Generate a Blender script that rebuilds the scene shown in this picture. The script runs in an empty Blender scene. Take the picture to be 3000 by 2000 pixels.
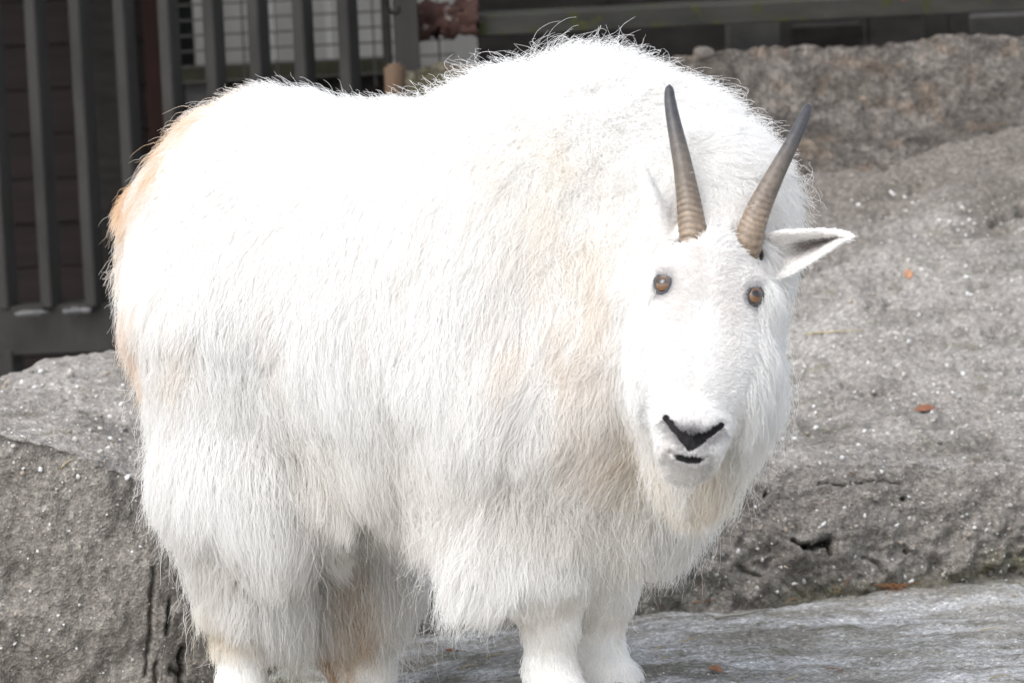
import bpy, bmesh, math, random
import numpy as np
from mathutils import Vector, Matrix
from mathutils.bvhtree import BVHTree
from mathutils.kdtree import KDTree

random.seed(7)
rng = np.random.default_rng(7)
scene = bpy.context.scene
COL = scene.collection

# ------------------------------------------------------------------ camera
PITCH, ROLL, DIST = math.radians(8.0), math.radians(2.7), 9.0
CAM = np.array([0.0, -DIST * math.cos(PITCH), 0.53 + DIST * math.sin(PITCH)])
FWD = np.array([0.0, math.cos(PITCH), -math.sin(PITCH)])
_r0 = np.array([1.0, 0, 0]); _u0 = np.array([0, math.sin(PITCH), math.cos(PITCH)])
CR = math.cos(ROLL) * _r0 - math.sin(ROLL) * _u0
CU = math.sin(ROLL) * _r0 + math.cos(ROLL) * _u0
cam_data = bpy.data.cameras.new('camera')
cam = bpy.data.objects.new('camera', cam_data); COL.objects.link(cam)
cam.matrix_world = Matrix(((CR[0], CU[0], -FWD[0], CAM[0]), (CR[1], CU[1], -FWD[1], CAM[1]),
                           (CR[2], CU[2], -FWD[2], CAM[2]), (0, 0, 0, 1)))
cam_data.sensor_width = 36.0
cam_data.lens = 36.0 * DIST / 1.5
cam_data.clip_end = 300.0
cam_data.dof.use_dof = True
cam_data.dof.focus_distance = 8.92
cam_data.dof.aperture_fstop = 6.5
scene.camera = cam

# ------------------------------------------------------------------ sky, sun, exposure
SUN_EL, SUN_AZ = math.radians(52), math.radians(-138)    # veiled sun behind the viewer's left shoulder
world = bpy.data.worlds.new('World'); scene.world = world; world.use_nodes = True
wn, wl = world.node_tree.nodes, world.node_tree.links
bg = wn['Background']
sky = wn.new('ShaderNodeTexSky'); sky.sky_type = 'NISHITA'; sky.sun_disc = False
sky.sun_elevation = SUN_EL; sky.sun_rotation = SUN_AZ
sky.dust_density = 3.0; sky.air_density = 1.0
hs = wn.new('ShaderNodeHueSaturation'); hs.inputs['Saturation'].default_value = 0.36   # thin overcast: a pale sky
wl.new(sky.outputs[0], hs.inputs['Color']); wl.new(hs.outputs[0], bg.inputs[0])
bg.inputs[1].default_value = 0.15
sd = bpy.data.lights.new('sun', 'SUN'); sd.energy = 0.5; sd.angle = math.radians(60); sd.color = (1.0, 0.98, 0.95)
sun = bpy.data.objects.new('sun', sd); COL.objects.link(sun)
_sv = Vector((math.sin(SUN_AZ) * math.cos(SUN_EL), math.cos(SUN_AZ) * math.cos(SUN_EL), math.sin(SUN_EL)))
sun.rotation_euler = _sv.to_track_quat('Z', 'Y').to_euler()
vs = scene.view_settings
vs.view_transform = 'Standard'; vs.look = 'None'; vs.gamma = 1.0; vs.use_curve_mapping = False
vs.exposure = 1.08
scene.render.engine = 'CYCLES'
cy = scene.cycles
cy.max_bounces = 10; cy.diffuse_bounces = 8; cy.glossy_bounces = 3; cy.transmission_bounces = 8; cy.transparent_max_bounces = 8
cy.caustics_reflective = False; cy.caustics_refractive = False
cy.use_denoising = True; cy.use_adaptive_sampling = True; cy.adaptive_threshold = 0.03
scene.cycles_curves.shape = 'RIBBONS'; scene.cycles_curves.subdivisions = 1

# ------------------------------------------------------------------ helpers
def P(px, py, Y):
    """point of the view ray through photo pixel (px, py) at the world distance Y"""
    d = FWD + CR * (px - 1500) * .0005 / DIST + CU * (1000 - py) * .0005 / DIST
    return CAM + d * (Y - CAM[1]) / d[1]

def tag(o, label=None, cat=None, group=None, kind=None):
    if label: o['label'] = label
    if cat: o['category'] = cat
    if group: o['group'] = group
    if kind: o['kind'] = kind
    return o

def link(name, data, mat=None, parent=None):
    o = bpy.data.objects.new(name, data); COL.objects.link(o)
    if mat is not None and data is not None: data.materials.append(mat)
    if parent is not None: o.parent = parent
    return o

def mesh_obj(name, verts, faces, mat=None, parent=None, smooth=True):
    me = bpy.data.meshes.new(name)
    if isinstance(faces, np.ndarray):
        n, k = faces.shape
        me.vertices.add(len(verts)); me.vertices.foreach_set('co', np.asarray(verts, np.float32).ravel())
        me.loops.add(n * k); me.loops.foreach_set('vertex_index', faces.astype(np.int32).ravel())
        me.polygons.add(n); me.polygons.foreach_set('loop_start', np.arange(0, n * k, k, dtype=np.int32))
        me.update(calc_edges=True); me.validate()
    else:
        me.from_pydata([tuple(map(float, v)) for v in verts], [], faces); me.update()
    if smooth: me.polygons.foreach_set('use_smooth', [True] * len(me.polygons))
    return link(name, me, mat, parent)

def vcol(o, name, cols):
    a = o.data.attributes.new(name, 'FLOAT_COLOR', 'POINT')
    c = np.ones((len(cols), 4), np.float32); c[:, :cols.shape[1]] = cols
    a.data.foreach_set('color', c.ravel())

def vfloat(o, name, vals):
    a = o.data.attributes.new(name, 'FLOAT', 'POINT')
    a.data.foreach_set('value', np.asarray(vals, np.float32))

def empty(name, loc=(0, 0, 0)):
    o = bpy.data.objects.new(name, None); COL.objects.link(o); o.location = loc
    o.empty_display_size = .1
    return o

def normed(v):
    return v / np.maximum(np.linalg.norm(v, axis=-1, keepdims=True), 1e-9)

def sstep(a, b, x):
    t = np.clip((x - a) / (b - a), 0, 1); return t * t * (3 - 2 * t)

def _hash(ix, iy, iz, seed):
    h = (ix.astype(np.int64) * 374761393 + iy.astype(np.int64) * 668265263 + iz.astype(np.int64) * 2147483647 + seed * 974634777) & 0xFFFFFFFF
    h = ((h ^ (h >> 13)) * 1274126177) & 0xFFFFFFFF
    h = ((h ^ (h >> 16)) * 2246822519) & 0xFFFFFFFF
    return ((h ^ (h >> 15)) & 0xFFFFFF).astype(np.float64) / 0xFFFFFF

def vnoise(p, f, seed=0):
    q = np.asarray(p) * f; i = np.floor(q).astype(np.int64); t = q - i; t = t * t * (3 - 2 * t)
    out = 0
    for a in (0, 1):
        wa = t[..., 0] if a else 1 - t[..., 0]
        for b in (0, 1):
            wb = t[..., 1] if b else 1 - t[..., 1]
            for c in (0, 1):
                wc = t[..., 2] if c else 1 - t[..., 2]
                out = out + wa * wb * wc * _hash(i[..., 0] + a, i[..., 1] + b, i[..., 2] + c, seed)
    return out * 2 - 1

def fbm(p, f, octs=4, seed=0, gain=.5):
    s, a = 0, 1.0
    for k in range(octs):
        s = s + a * vnoise(p, f * 2.03 ** k, seed + 17 * k); a *= gain
    return s

def worley(p, f, seed=0):
    q = np.asarray(p) * f; i = np.floor(q).astype(np.int64); best = np.full(q.shape[:-1], 9.0)
    for a in (-1, 0, 1):
        for b in (-1, 0, 1):
            for c in (-1, 0, 1):
                jx, jy, jz = i[..., 0] + a, i[..., 1] + b, i[..., 2] + c
                d = (jx + _hash(jx, jy, jz, seed) - q[..., 0]) ** 2 + (jy + _hash(jx, jy, jz, seed + 1) - q[..., 1]) ** 2 + (jz + _hash(jx, jy, jz, seed + 2) - q[..., 2]) ** 2
                best = np.minimum(best, d)
    return np.sqrt(best)

# ------------------------------------------------------------------ materials
def new_mat(name, rough=.9, spec=.3):
    m = bpy.data.materials.new(name); m.use_nodes = True
    n, l = m.node_tree.nodes, m.node_tree.links
    b = n['Principled BSDF']; b.inputs['Roughness'].default_value = rough
    b.inputs['Specular IOR Level'].default_value = spec
    return m, n, l, b

def nd(n, kind, **kw):
    x = n.new(kind)
    for k, v in kw.items():
        if k in x.inputs: x.inputs[k].default_value = v
        else: setattr(x, k, v)
    return x

def ramp(n, stops):
    r = n.new('ShaderNodeValToRGB'); e = r.color_ramp.elements
    while len(e) < len(stops): e.new(.5)
    for el, (p, c) in zip(e, stops):
        el.position = p; el.color = (*c, 1) if len(c) == 3 else c
    return r

def mixc(n, l, fac, a, b, blend='MIX'):
    m = n.new('ShaderNodeMix'); m.data_type = 'RGBA'; m.blend_type = blend
    for sock, v in ((0, fac), (6, a), (7, b)):
        if hasattr(v, 'is_output'): l.new(v, m.inputs[sock])
        elif sock == 0: m.inputs[0].default_value = v
        else: m.inputs[sock].default_value = (*v, 1)
    return m.outputs[2]

def rock_mat(name, grain=240, bump=.7, bumpd=.005, lo=.58, hi=1.4, pale=.95, streak=None):
    """concrete: the slab's own blotches come from the 'tone' attribute, grains and pores from the nodes"""
    m, n, l, b = new_mat(name, .95, .12)
    g = nd(n, 'ShaderNodeNewGeometry'); pos = g.outputs['Position']
    at = nd(n, 'ShaderNodeAttribute', attribute_name='tone')
    n2 = nd(n, 'ShaderNodeTexNoise', Scale=95.0, Detail=3.0, Roughness=.75); l.new(pos, n2.inputs['Vector'])
    v1 = nd(n, 'ShaderNodeTexVoronoi', Scale=grain); l.new(pos, v1.inputs['Vector'])
    r2 = ramp(n, [(.3, (lo,) * 3), (.5, (1,) * 3), (.7, (hi,) * 3)]); l.new(n2.outputs[0], r2.inputs[0])
    c0 = at.outputs['Color']
    if streak:                                   # scuffed whitish wear
        mp = nd(n, 'ShaderNodeMapping'); mp.inputs['Scale'].default_value = (4.5, 11, 6); mp.inputs['Rotation'].default_value = (0, 0, -.2); l.new(pos, mp.inputs[0])
        n5 = nd(n, 'ShaderNodeTexNoise', Scale=1.0, Detail=9.0, Roughness=.74); l.new(mp.outputs[0], n5.inputs['Vector'])
        r5 = ramp(n, [(.46, (0,) * 3), (.62, (.9,) * 3)]); l.new(n5.outputs[0], r5.inputs[0]); c0 = mixc(n, l, r5.outputs[0], c0, streak)
    c = mixc(n, l, 1.0, c0, r2.outputs[0], 'MULTIPLY')
    sx = n.new('ShaderNodeSeparateColor'); l.new(v1.outputs['Color'], sx.inputs[0])
    gr_ = ramp(n, [(0, (.72,) * 3), (.8, (1.15,) * 3), (pale, (1.25,) * 3), (pale + .02, (1.65,) * 3)]); l.new(sx.outputs[0], gr_.inputs[0])
    c = mixc(n, l, .9, c, gr_.outputs[0], 'MULTIPLY')
    l.new(c, b.inputs['Base Color'])
    ad = nd(n, 'ShaderNodeMath', operation='MULTIPLY_ADD'); l.new(n2.outputs[0], ad.inputs[0]); ad.inputs[1].default_value = 1.8
    l.new(v1.outputs['Distance'], ad.inputs[2])
    bp = nd(n, 'ShaderNodeBump', Strength=bump, Distance=bumpd); l.new(ad.outputs[0], bp.inputs['Height']); l.new(bp.outputs[0], b.inputs['Normal'])
    return m

def blotch(p, dark, mid, light, seed, f=9.0, moss=None, cavity=None):
    t = fbm(p, f, 5, seed, .6) * .55 + .5; t = np.clip(t, 0, 1)[..., None]
    dark, mid, light = map(np.array, (dark, mid, light))
    c = np.where(t < .5, dark + (mid - dark) * t * 2, mid + (light - mid) * (t - .5) * 2)
    if moss is not None:
        k = (np.clip(moss, 0, 1) * (.75 + .35 * vnoise(p, 130, seed + 3)))[..., None].clip(0, .9)
        c = c * (1 - k) + (np.array([.085, .082, .034]) * (1 + .5 * vnoise(p, 60, seed + 5))[..., None]) * k
    if cavity is not None:
        k = np.clip(cavity, 0, 1)[..., None]; c = c * (1 - k) + np.array([.045, .04, .035]) * k
    return c

def noisy_mat(name, c1, c2, scale=20, rough=.8, spec=.3, bump=.2, stretch=(1, 1, 1), spots=None, metal=0):
    m, n, l, b = new_mat(name, rough, spec); b.inputs['Metallic'].default_value = metal
    tc = nd(n, 'ShaderNodeTexCoord'); mp = nd(n, 'ShaderNodeMapping'); mp.inputs['Scale'].default_value = stretch
    g = nd(n, 'ShaderNodeNewGeometry'); l.new(g.outputs['Position'], mp.inputs[0])
    t = nd(n, 'ShaderNodeTexNoise', Scale=scale, Detail=7.0, Roughness=.65); l.new(mp.outputs[0], t.inputs['Vector'])
    r = ramp(n, [(.3, c1), (.7, c2)]); l.new(t.outputs[0], r.inputs[0]); c = r.outputs[0]
    for (sc, lo, colr) in (spots or []):
        t2 = nd(n, 'ShaderNodeTexNoise', Scale=sc, Detail=3.0); l.new(g.outputs['Position'], t2.inputs['Vector'])
        r2 = ramp(n, [(lo, (0,) * 3), (lo + .06, (1,) * 3)]); l.new(t2.outputs[0], r2.inputs[0])
        c = mixc(n, l, r2.outputs[0], c, colr)
    l.new(c, b.inputs['Base Color'])
    bp = nd(n, 'ShaderNodeBump', Strength=bump, Distance=.004); l.new(t.outputs[0], bp.inputs['Height']); l.new(bp.outputs[0], b.inputs['Normal'])
    return m

M_ledge = rock_mat('ledge concrete', bump=.5, lo=.62, hi=1.36)
M_ground = rock_mat('ground concrete', bump=.5, lo=.62, hi=1.35, streak=(.5, .505, .51))
M_roughwall = rock_mat('roughcast', grain=120, bump=.8, bumpd=.008, pale=.985)

# ------------------------------------------------------------------ rocks and ground
def interp_line(L, xs):
    L = np.array(L, float)
    return np.stack([np.interp(xs, L[:, 0], L[:, k]) for k in range(1, L.shape[1])], 1)

def smooth1(a, n):
    k = np.ones(n) / n
    pad = np.pad(a, ((n // 2, n - 1 - n // 2), (0, 0)), 'edge')
    return np.stack([np.convolve(pad[:, j], k, 'valid') for j in range(a.shape[1])], 1)

def catmull(rows, counts):
    """rows: list of (n,3) lines; returns grid (m,n,3) running smoothly through them and the row parameter"""
    R = [rows[0] * 2 - rows[1]] + list(rows) + [rows[-1] * 2 - rows[-2]]
    out, par = [], []
    for k, c in enumerate(counts):
        a, b, c2, d = R[k], R[k + 1], R[k + 2], R[k + 3]
        ts = np.linspace(0, 1, c, endpoint=(k == len(counts) - 1))
        for t in ts:
            out.append(.5 * ((2 * b) + (c2 - a) * t + (2 * a - 5 * b + 4 * c2 - d) * t * t + (3 * b - a - 3 * c2 + d) * t ** 3)); par.append(k + t)
    return np.array(out), np.array(par)

def grid_normals(G):
    du = np.gradient(G, axis=1); dv = np.gradient(G, axis=0)
    return normed(np.cross(du, dv))

def grid_faces(m, n):
    i = np.arange(m - 1)[:, None] * n + np.arange(n - 1)[None]
    return np.stack([i, i + 1, i + n + 1, i + n], -1).reshape(-1, 4)

SEAM = [(-500, 2080, .33), (0, 2080, .38), (500, 2060, .42), (800, 1990, .5), (1100, 1850, .58), (1500, 1822, .62), (1800, 1805, .62), (2000, 1792, .62), (2300, 1762, .64), (2550, 1747, .66), (2750, 1715, .69), (3000, 1690, .72), (3500, 1650, .78)]
EDGE = [(-500, 1240, .40), (0, 1308, .42), (120, 1330, .42), (300, 1385, .43), (380, 1425, .45), (800, 1450, .52), (1500, 1430, .66), (2150, 1380, .685), (2500, 1378, .705), (3000, 1390, .775), (3500, 1392, .84)]
MID = [(-500, 1225, .72), (0, 1200, .74), (380, 1190, .78), (1500, 1180, 1.02), (2150, 1130, 1.1), (2500, 1090, 1.14), (3000, 1040, 1.2), (3500, 1000, 1.26)]
BACK = [(-500, 1235, 1.0), (-200, 1180, 1.04), (0, 1112, 1.08), (100, 1085, 1.1), (200, 1062, 1.12), (300, 1043, 1.14), (370, 1030, 1.16), (800, 960, 1.3), (1500, 800, 1.5), (2000, 680, 1.6), (2350, 560, 1.7), (2700, 490, 1.76), (3000, 412, 1.82), (3500, 320, 1.9)]
xs = np.linspace(-500, 3500, 800)
def line3(L, sm=25):
    a = smooth1(interp_line(L, xs), sm)
    return np.array([P(x, y, Y) for x, (y, Y) in zip(xs, a)]), a[:, 0]
seam3, seam_py = line3(SEAM); edge3, edge_py = line3(EDGE, 15); mid3, mid_py = line3(MID); back3, back_py = line3(BACK, 15)
foot3 = seam3 + np.array([0, -.01, -.10])
wallmid3 = seam3 * .45 + edge3 * .55 + np.array([0, -.015, 0])
lip3 = edge3 + np.array([0, .035, .012])
rr_e = sstep(1500, 2100, xs)[:, None]
lip3 = lip3 * (1 - rr_e) + (edge3 + np.array([0, .06, .022])) * rr_e
wallmid3 = wallmid3 + rr_e * np.array([0, .006, 0])
drop3 = back3 + np.array([0, .16, -.06]); low3 = back3 + np.array([0, .26, -.35])
rt = sstep(1000, 1400, xs)[:, None]                      # on the right the bank runs on under the rough wall
drop3 = drop3 * (1 - rt) + (back3 + np.array([0, .10, -.03])) * rt
low3 = low3 * (1 - rt) + (back3 + np.array([0, .25, -.25])) * rt
G, par = catmull([foot3, seam3, wallmid3, edge3, lip3, mid3, back3, drop3, low3], [6, 34, 34, 10, 60, 70, 14, 10])
PY = np.zeros(G.shape[:2])
Np = grid_normals(G)
if Np[60, 400] @ np.array([0, -1, .3]) < 0: Np = -Np
par2 = par[:, None]; XS = np.broadcast_to(xs[None], PY.shape)
rows_py = np.stack([seam_py + 150, seam_py, seam_py * .45 + edge_py * .55, edge_py, edge_py - 8, mid_py, back_py, back_py - 10, back_py - 20])
k0 = np.clip(np.floor(par).astype(int), 0, 7); ft = (par - k0)[:, None]
PY = rows_py[k0] * (1 - ft) + rows_py[k0 + 1] * ft
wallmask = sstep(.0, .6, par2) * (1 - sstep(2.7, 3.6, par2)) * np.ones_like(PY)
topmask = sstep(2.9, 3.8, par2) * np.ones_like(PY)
disp = .010 * fbm(G, 5, 3, 3) + .006 * fbm(G, 22, 3, 5) + .0025 * fbm(G, 90, 2, 9)
disp = disp + wallmask * .008 * fbm(G, 14, 3, 31)
pit = np.maximum(0, .42 - worley(G * np.array([1, 1, 1.6]), 38, 4)) * sstep(-.2, .5, vnoise(G, 7, 12))
pit2 = np.maximum(0, .4 - worley(G, 85, 8)) * sstep(0, .5, vnoise(G, 11, 22))
lowrough = sstep(.75, .2, (par2 - 1) / 2.2)              # the ledge's foot is the roughest, on the right
lowrough = np.where(par2 < 3, 1 - sstep(.25, .8, (par2 - 1) / 2), 0) * sstep(1500, 2000, XS)
disp = disp - wallmask * (.030 * pit * (.5 + lowrough) + .012 * pit2) + lowrough * .018 * fbm(G, 26, 3, 41)
disp = disp - topmask * (.010 * pit + .006 * pit2)
# weathered lines running along the bank
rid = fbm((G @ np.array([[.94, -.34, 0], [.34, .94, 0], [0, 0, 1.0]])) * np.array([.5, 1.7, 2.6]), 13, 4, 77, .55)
disp = disp + topmask * .010 * np.minimum(rid, .35)
cav = np.zeros_like(disp)
def crack(pts, w, depth, dark=1.0):
    global disp, cav
    best = np.full(disp.shape, 1e9)
    q = np.stack([XS, PY], -1) + 8 * np.stack([fbm(G, 45, 3, 5), fbm(G, 45, 3, 6)], -1)
    for a, b in zip(pts[:-1], pts[1:]):
        a, b = np.array(a, float), np.array(b, float); ab = b - a
        t = np.clip(((q - a) @ ab) / (ab @ ab), 0, 1)
        best = np.minimum(best, np.linalg.norm(q - a - t[..., None] * ab, axis=-1))
    g = np.exp(-(best / w) ** 2); disp = disp - depth * g; cav = np.maximum(cav, dark * sstep(.35, .8, g))
for pts, w, dp, dk in [
    ([(2318, 1582), (2345, 1598), (2362, 1592)], 5, .03, .7), ([(2350, 1597), (2380, 1602), (2418, 1586)], 8, .05, .9), ([(2418, 1590), (2432, 1625)], 4, .025, .9),
    ([(2390, 1426), (2440, 1432), (2480, 1426)], 3.5, .010, .7), ([(2500, 1420), (2560, 1412)], 3.5, .010, .5), ([(2580, 1416), (2650, 1420)], 3, .008, .4), ([(2160, 1660), (2220, 1690)], 5, .014, .25), ([(2280, 1680), (2360, 1740)], 5, -.012, 0), ([(2530, 1632), (2575, 1650), (2590, 1680)], 5, .014, .25), ([(2590, 1600), (2640, 1585), (2680, 1610)], 5, -.012, 0), ([(2210, 1640), (2260, 1625)], 5, -.010, 0),
    ([(450, 1660), (448, 1760), (440, 1860), (430, 1960)], 6, .012, .5), ([(492, 1760), (486, 1840)], 6, .016, .8),
    ([(540, 1885), (530, 1960), (525, 2040)], 7, .02, .8), ([(465, 1930), (458, 2030)], 5, .012, .5), ([(505, 1955), (530, 1960)], 8, .015, .6),
    ([(2905, 680), (2935, 660), (2990, 640)], 7, .02, .6), ([(2470, 1118), (2540, 1140), (2640, 1128)], 5, .012, .45), ([(2660, 1180), (2760, 1168), (2800, 1172)], 4, .010, .4), ([(2310, 842), (2400, 805), (2470, 790)], 6, .012, .4), ([(2700, 1000), (2790, 975), (2880, 968)], 5, .010, .35), ([(2540, 900), (2600, 880)], 6, .012, .35), ([(220, 1100), (280, 1090), (350, 1082)], 5, .012, .4), ([(60, 1160), (130, 1150)], 5, .010, .35), ([(2240, 1460), (2246, 1456)], 6, .015, .8), ([(2650, 1463), (2655, 1466)], 6, .015, .8), ([(2660, 1618), (2664, 1620)], 8, .015, .8)]:
    crack(pts, w, dp, dk)
Gd = G + Np * disp[..., None]
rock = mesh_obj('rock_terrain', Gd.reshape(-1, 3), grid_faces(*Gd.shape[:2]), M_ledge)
tag(rock, 'weathered grey concrete rock ledge with pitted front face and sloping bank', kind='structure')
mo = np.exp(-((par2 - 1.06) / .16) ** 2) * sstep(-.35, .35, vnoise(G, 9, 51)) * sstep(900, 1300, XS) + .75 * topmask * sstep(.45, .75, vnoise(G * np.array([1, 2, 1]), 26, 52)) + np.exp(-((par2 - 1.25) / .25) ** 2) * sstep(2800, 2920, XS)
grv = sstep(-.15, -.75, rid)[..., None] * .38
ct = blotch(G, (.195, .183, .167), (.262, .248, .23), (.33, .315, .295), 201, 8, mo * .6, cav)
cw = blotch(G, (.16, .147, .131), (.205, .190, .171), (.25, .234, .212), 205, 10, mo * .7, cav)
bkk = (sstep(5.2, 5.95, par2 + .25 * vnoise(G, 12, 95)) * sstep(1300, 1800, XS))[..., None] * .85
ct = ct * (1 - bkk) + np.array([.15, .132, .116]) * bkk
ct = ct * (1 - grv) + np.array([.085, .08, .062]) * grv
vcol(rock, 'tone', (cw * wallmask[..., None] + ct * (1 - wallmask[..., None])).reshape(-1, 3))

# ground in front, in one sheet from far in front of the camera's foot to the ledge and beyond
gx = np.concatenate([np.linspace(-30, -1.3, 14)[:-1], np.linspace(-1.3, 1.3, 420), np.linspace(1.3, 30, 14)[1:]])
gy = np.concatenate([np.linspace(-30, -1.0, 14)[:-1], np.linspace(-1.0, 1.0, 330), np.linspace(1.0, 60, 14)[1:]])
GX, GY = np.meshgrid(gx, gy)
seam_z = np.interp(GX, seam3[:, 0], seam3[:, 2])
def ground_base(X, Y):
    z = np.interp(X, [-1.2, -.6, -.43, -.3, -.2, 0, .3, .6, 1.2], [-.06, -.065, -.06, -.035, -.012, 0, 0, .006, .014])
    return z - .045 * np.exp(-(((X + .24) / .12) ** 2 + ((Y - .12) / .2) ** 2))
ga = np.stack([GX, GY, np.zeros_like(GX)], -1)
GZ = ground_base(GX, GY) + .012 * fbm(ga, 2.2, 3, 61) + .005 * fbm(ga * np.array([1, 1.8, 1]), 14, 3, 62) + .0016 * fbm(ga, 70, 2, 63)
GZ = GZ + .035 * np.exp(-(((GX + .36) / .07) ** 2 + ((GY - .44) / .09) ** 2))   # low mossy swell at the ledge's foot
far = sstep(1.0, 1.6, GY); GZ = GZ - .05 * far
gr = np.stack([GX, GY, GZ], -1)
ground = mesh_obj('ground', gr.reshape(-1, 3), grid_faces(*GX.shape), M_ground)
tag(ground, 'worn grey concrete ground with whitish scuffed streaks', kind='structure')
sy = np.interp(GX, seam3[:, 0], seam3[:, 1])
gm = np.exp(-((GY - sy + .03) / .055) ** 2) * sstep(-.4, .3, vnoise(ga, 10, 65)) + .8 * sstep(.35, .7, vnoise(ga * np.array([1, 1.7, 1]), 9, 66)) * sstep(-.2, .4, vnoise(ga, 60, 67)) + np.exp(-(((GX + .36) / .09) ** 2 + ((GY - .42) / .11) ** 2))
cg = blotch(ga, (.18, .171, .15), (.25, .24, .215), (.32, .308, .283), 211, 7, gm * .55)
vcol(ground, 'tone', cg.reshape(-1, 3))
def ground_z(x, y):
    i = np.clip(np.searchsorted(gy, y), 1, len(gy) - 1); j = np.clip(np.searchsorted(gx, x), 1, len(gx) - 1)
    return float(GZ[i, j])

# rough wall behind the bank
xw = np.linspace(1190, 3500, 460)
WB = [(1190, 900, 1.5), (1500, 790, 1.56), (2000, 670, 1.63), (2350, 575, 1.72), (2700, 505, 1.79), (3000, 430, 1.85), (3500, 340, 1.93)]
WT = [(1190, 277, 1.92), (1260, 257, 1.95), (1400, 262, 1.97), (2000, 220, 1.98), (2400, 188, 2.02), (2700, 170, 2.06), (3000, 152, 2.1), (3500, 128, 2.16)]
def lw(L):
    a = smooth1(interp_line(L, xw), 15); return np.array([P(x, y, Y) for x, (y, Y) in zip(xw, a)])
wb, wt = lw(WB), lw(WT)
Gw, parw = catmull([wb + [0, -.03, -.12], wb, wb * .5 + wt * .5 + [0, .01, -.015], wt, wt + [0, .06, -.015], wt + [0, .16, -.5]], [10, 60, 60, 26, 12])
Nw = grid_normals(Gw)
if Nw[60, 200] @ np.array([0, -1, .3]) < 0: Nw = -Nw
w1 = worley(Gw, 32, 15); w2 = worley(Gw, 70, 16)
dw = .010 * fbm(Gw, 6, 3, 71) + .005 * (.5 - w1) + .004 * (.5 - w2) + .004 * fbm(Gw, 60, 2, 73)
Gwd = Gw + Nw * dw[..., None]
rough_wall = mesh_obj('rock_wall', Gwd.reshape(-1, 3), grid_faces(*Gw.shape[:2]), M_roughwall)
tag(rough_wall, 'low brown roughcast wall above the sloping grey bank, under the mossy beam', 'wall')
mw = np.exp(-((parw[:, None] - 3.0) / .35) ** 2) * sstep(-.2, .4, vnoise(Gw, 8, 81)) * .7 + sstep(1420, 1260, np.broadcast_to(xw[None], w1.shape)) * sstep(-.3, .3, vnoise(Gw, 14, 83)) * .8
cr_ = blotch(Gw, (.10, .089, .078), (.138, .123, .109), (.175, .158, .141), 221, 16, mw * .6)
tn = (sstep(.1, .6, fbm(Gw, 26, 3, 225)) * .45)[..., None]; cr_ = cr_ * (1 - tn) + np.array([.2, .15, .11]) * tn
cr_ = cr_ * (1.08 - .35 * sstep(.2, .75, w1))[..., None]
vcol(rough_wall, 'tone', cr_.reshape(-1, 3))

dg_bvh = {}
def bvh_of(o):
    me = o.data
    return BVHTree.FromPolygons([v.co.copy() for v in me.vertices], [tuple(p.vertices) for p in me.polygons])
BV = [bvh_of(rock), bvh_of(ground), bvh_of(rough_wall)]
def drop(px, py):
    d = Vector(P(px, py, 0) - CAM).normalized(); best = None
    for b in BV:
        h = b.ray_cast(Vector(CAM), d)
        if h[0] is not None and (best is None or h[3] < best[2]): best = (h[0], h[1], h[3])
    loc, nn, _ = best
    if nn.dot(d) > 0: nn = -nn
    return np.array(loc), np.array(nn)

# ------------------------------------------------------------------ fence and shed behind
def box_mesh(sx, sy, sz, bev=.002, name='box'):
    bm = bmesh.new(); bmesh.ops.create_cube(bm, size=1)
    for v in bm.verts: v.co = Vector((v.co.x * sx, v.co.y * sy, v.co.z * sz))
    if bev: bmesh.ops.bevel(bm, geom=list(bm.edges), offset=bev, segments=1, affect='EDGES')
    me = bpy.data.meshes.new(name); bm.to_mesh(me); bm.free(); return me

def box(name, c, size, mat, parent=None, rot=0, bev=.002, me=None):
    if me is None:
        me = box_mesh(*size, bev=bev, name=name); me.materials.append(mat)
    o = bpy.data.objects.new(name, me); COL.objects.link(o)
    pl = parent.location if parent is not None else Vector((0, 0, 0))
    o.location = Vector(tuple(c)) - pl; o.rotation_euler = (0, 0, rot)
    if parent is not None: o.parent = parent
    return o

M_bar = noisy_mat('weathered bar paint', (.026, .0245, .023), (.046, .0435, .041), 18, .85, .25, .3, (1, 1, .3))
M_dark = noisy_mat('dark stained timber', (.012, .011, .010), (.03, .027, .025), 14, .9, .2, .3, (1, 1, 4))
M_plank = noisy_mat('dark brown plank', (.015, .0115, .0105), (.027, .021, .0195), 10, .85, .2, .3, (.3, 1, 5))
M_red = noisy_mat('dark red timber', (.014, .007, .006), (.026, .011, .008), 12, .85, .2, .2, (1, 1, .4))
M_white = noisy_mat('whitewashed board', (.27, .26, .24), (.4, .388, .365), 6, .85, .2, .1, (1, 1, .4))
M_wire = noisy_mat('dull wire', (.035, .033, .03), (.06, .055, .05), 30, .6, .4, .1)
M_mossyb = noisy_mat('mossy beam timber', (.024, .024, .021), (.05, .049, .044), 16, .9, .2, .5, (.4, 1, 1), [(26, .56, (.042, .044, .02)), (34, .70, (.2, .07, .03))])
M_rust = noisy_mat('rusty metal', (.03, .014, .011), (.075, .036, .028), 40, .85, .3, .6, (1, 1, 1), [(50, .6, (.16, .13, .12))])
M_stump = noisy_mat('sawn orange timber', (.10, .062, .038), (.17, .12, .085), 25, .8, .2, .2, (1, 1, .2))
M_block = noisy_mat('grey block', (.05, .049, .048), (.085, .083, .081), 20, .9, .2, .3)
M_splash = noisy_mat('pale droppings', (.08, .08, .08), (.2, .2, .2), 60, .8, .2, .1)
M_shade = noisy_mat('tarred felt', (.01, .01, .01), (.02, .02, .02), 20, .9, .1, .1)

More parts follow.
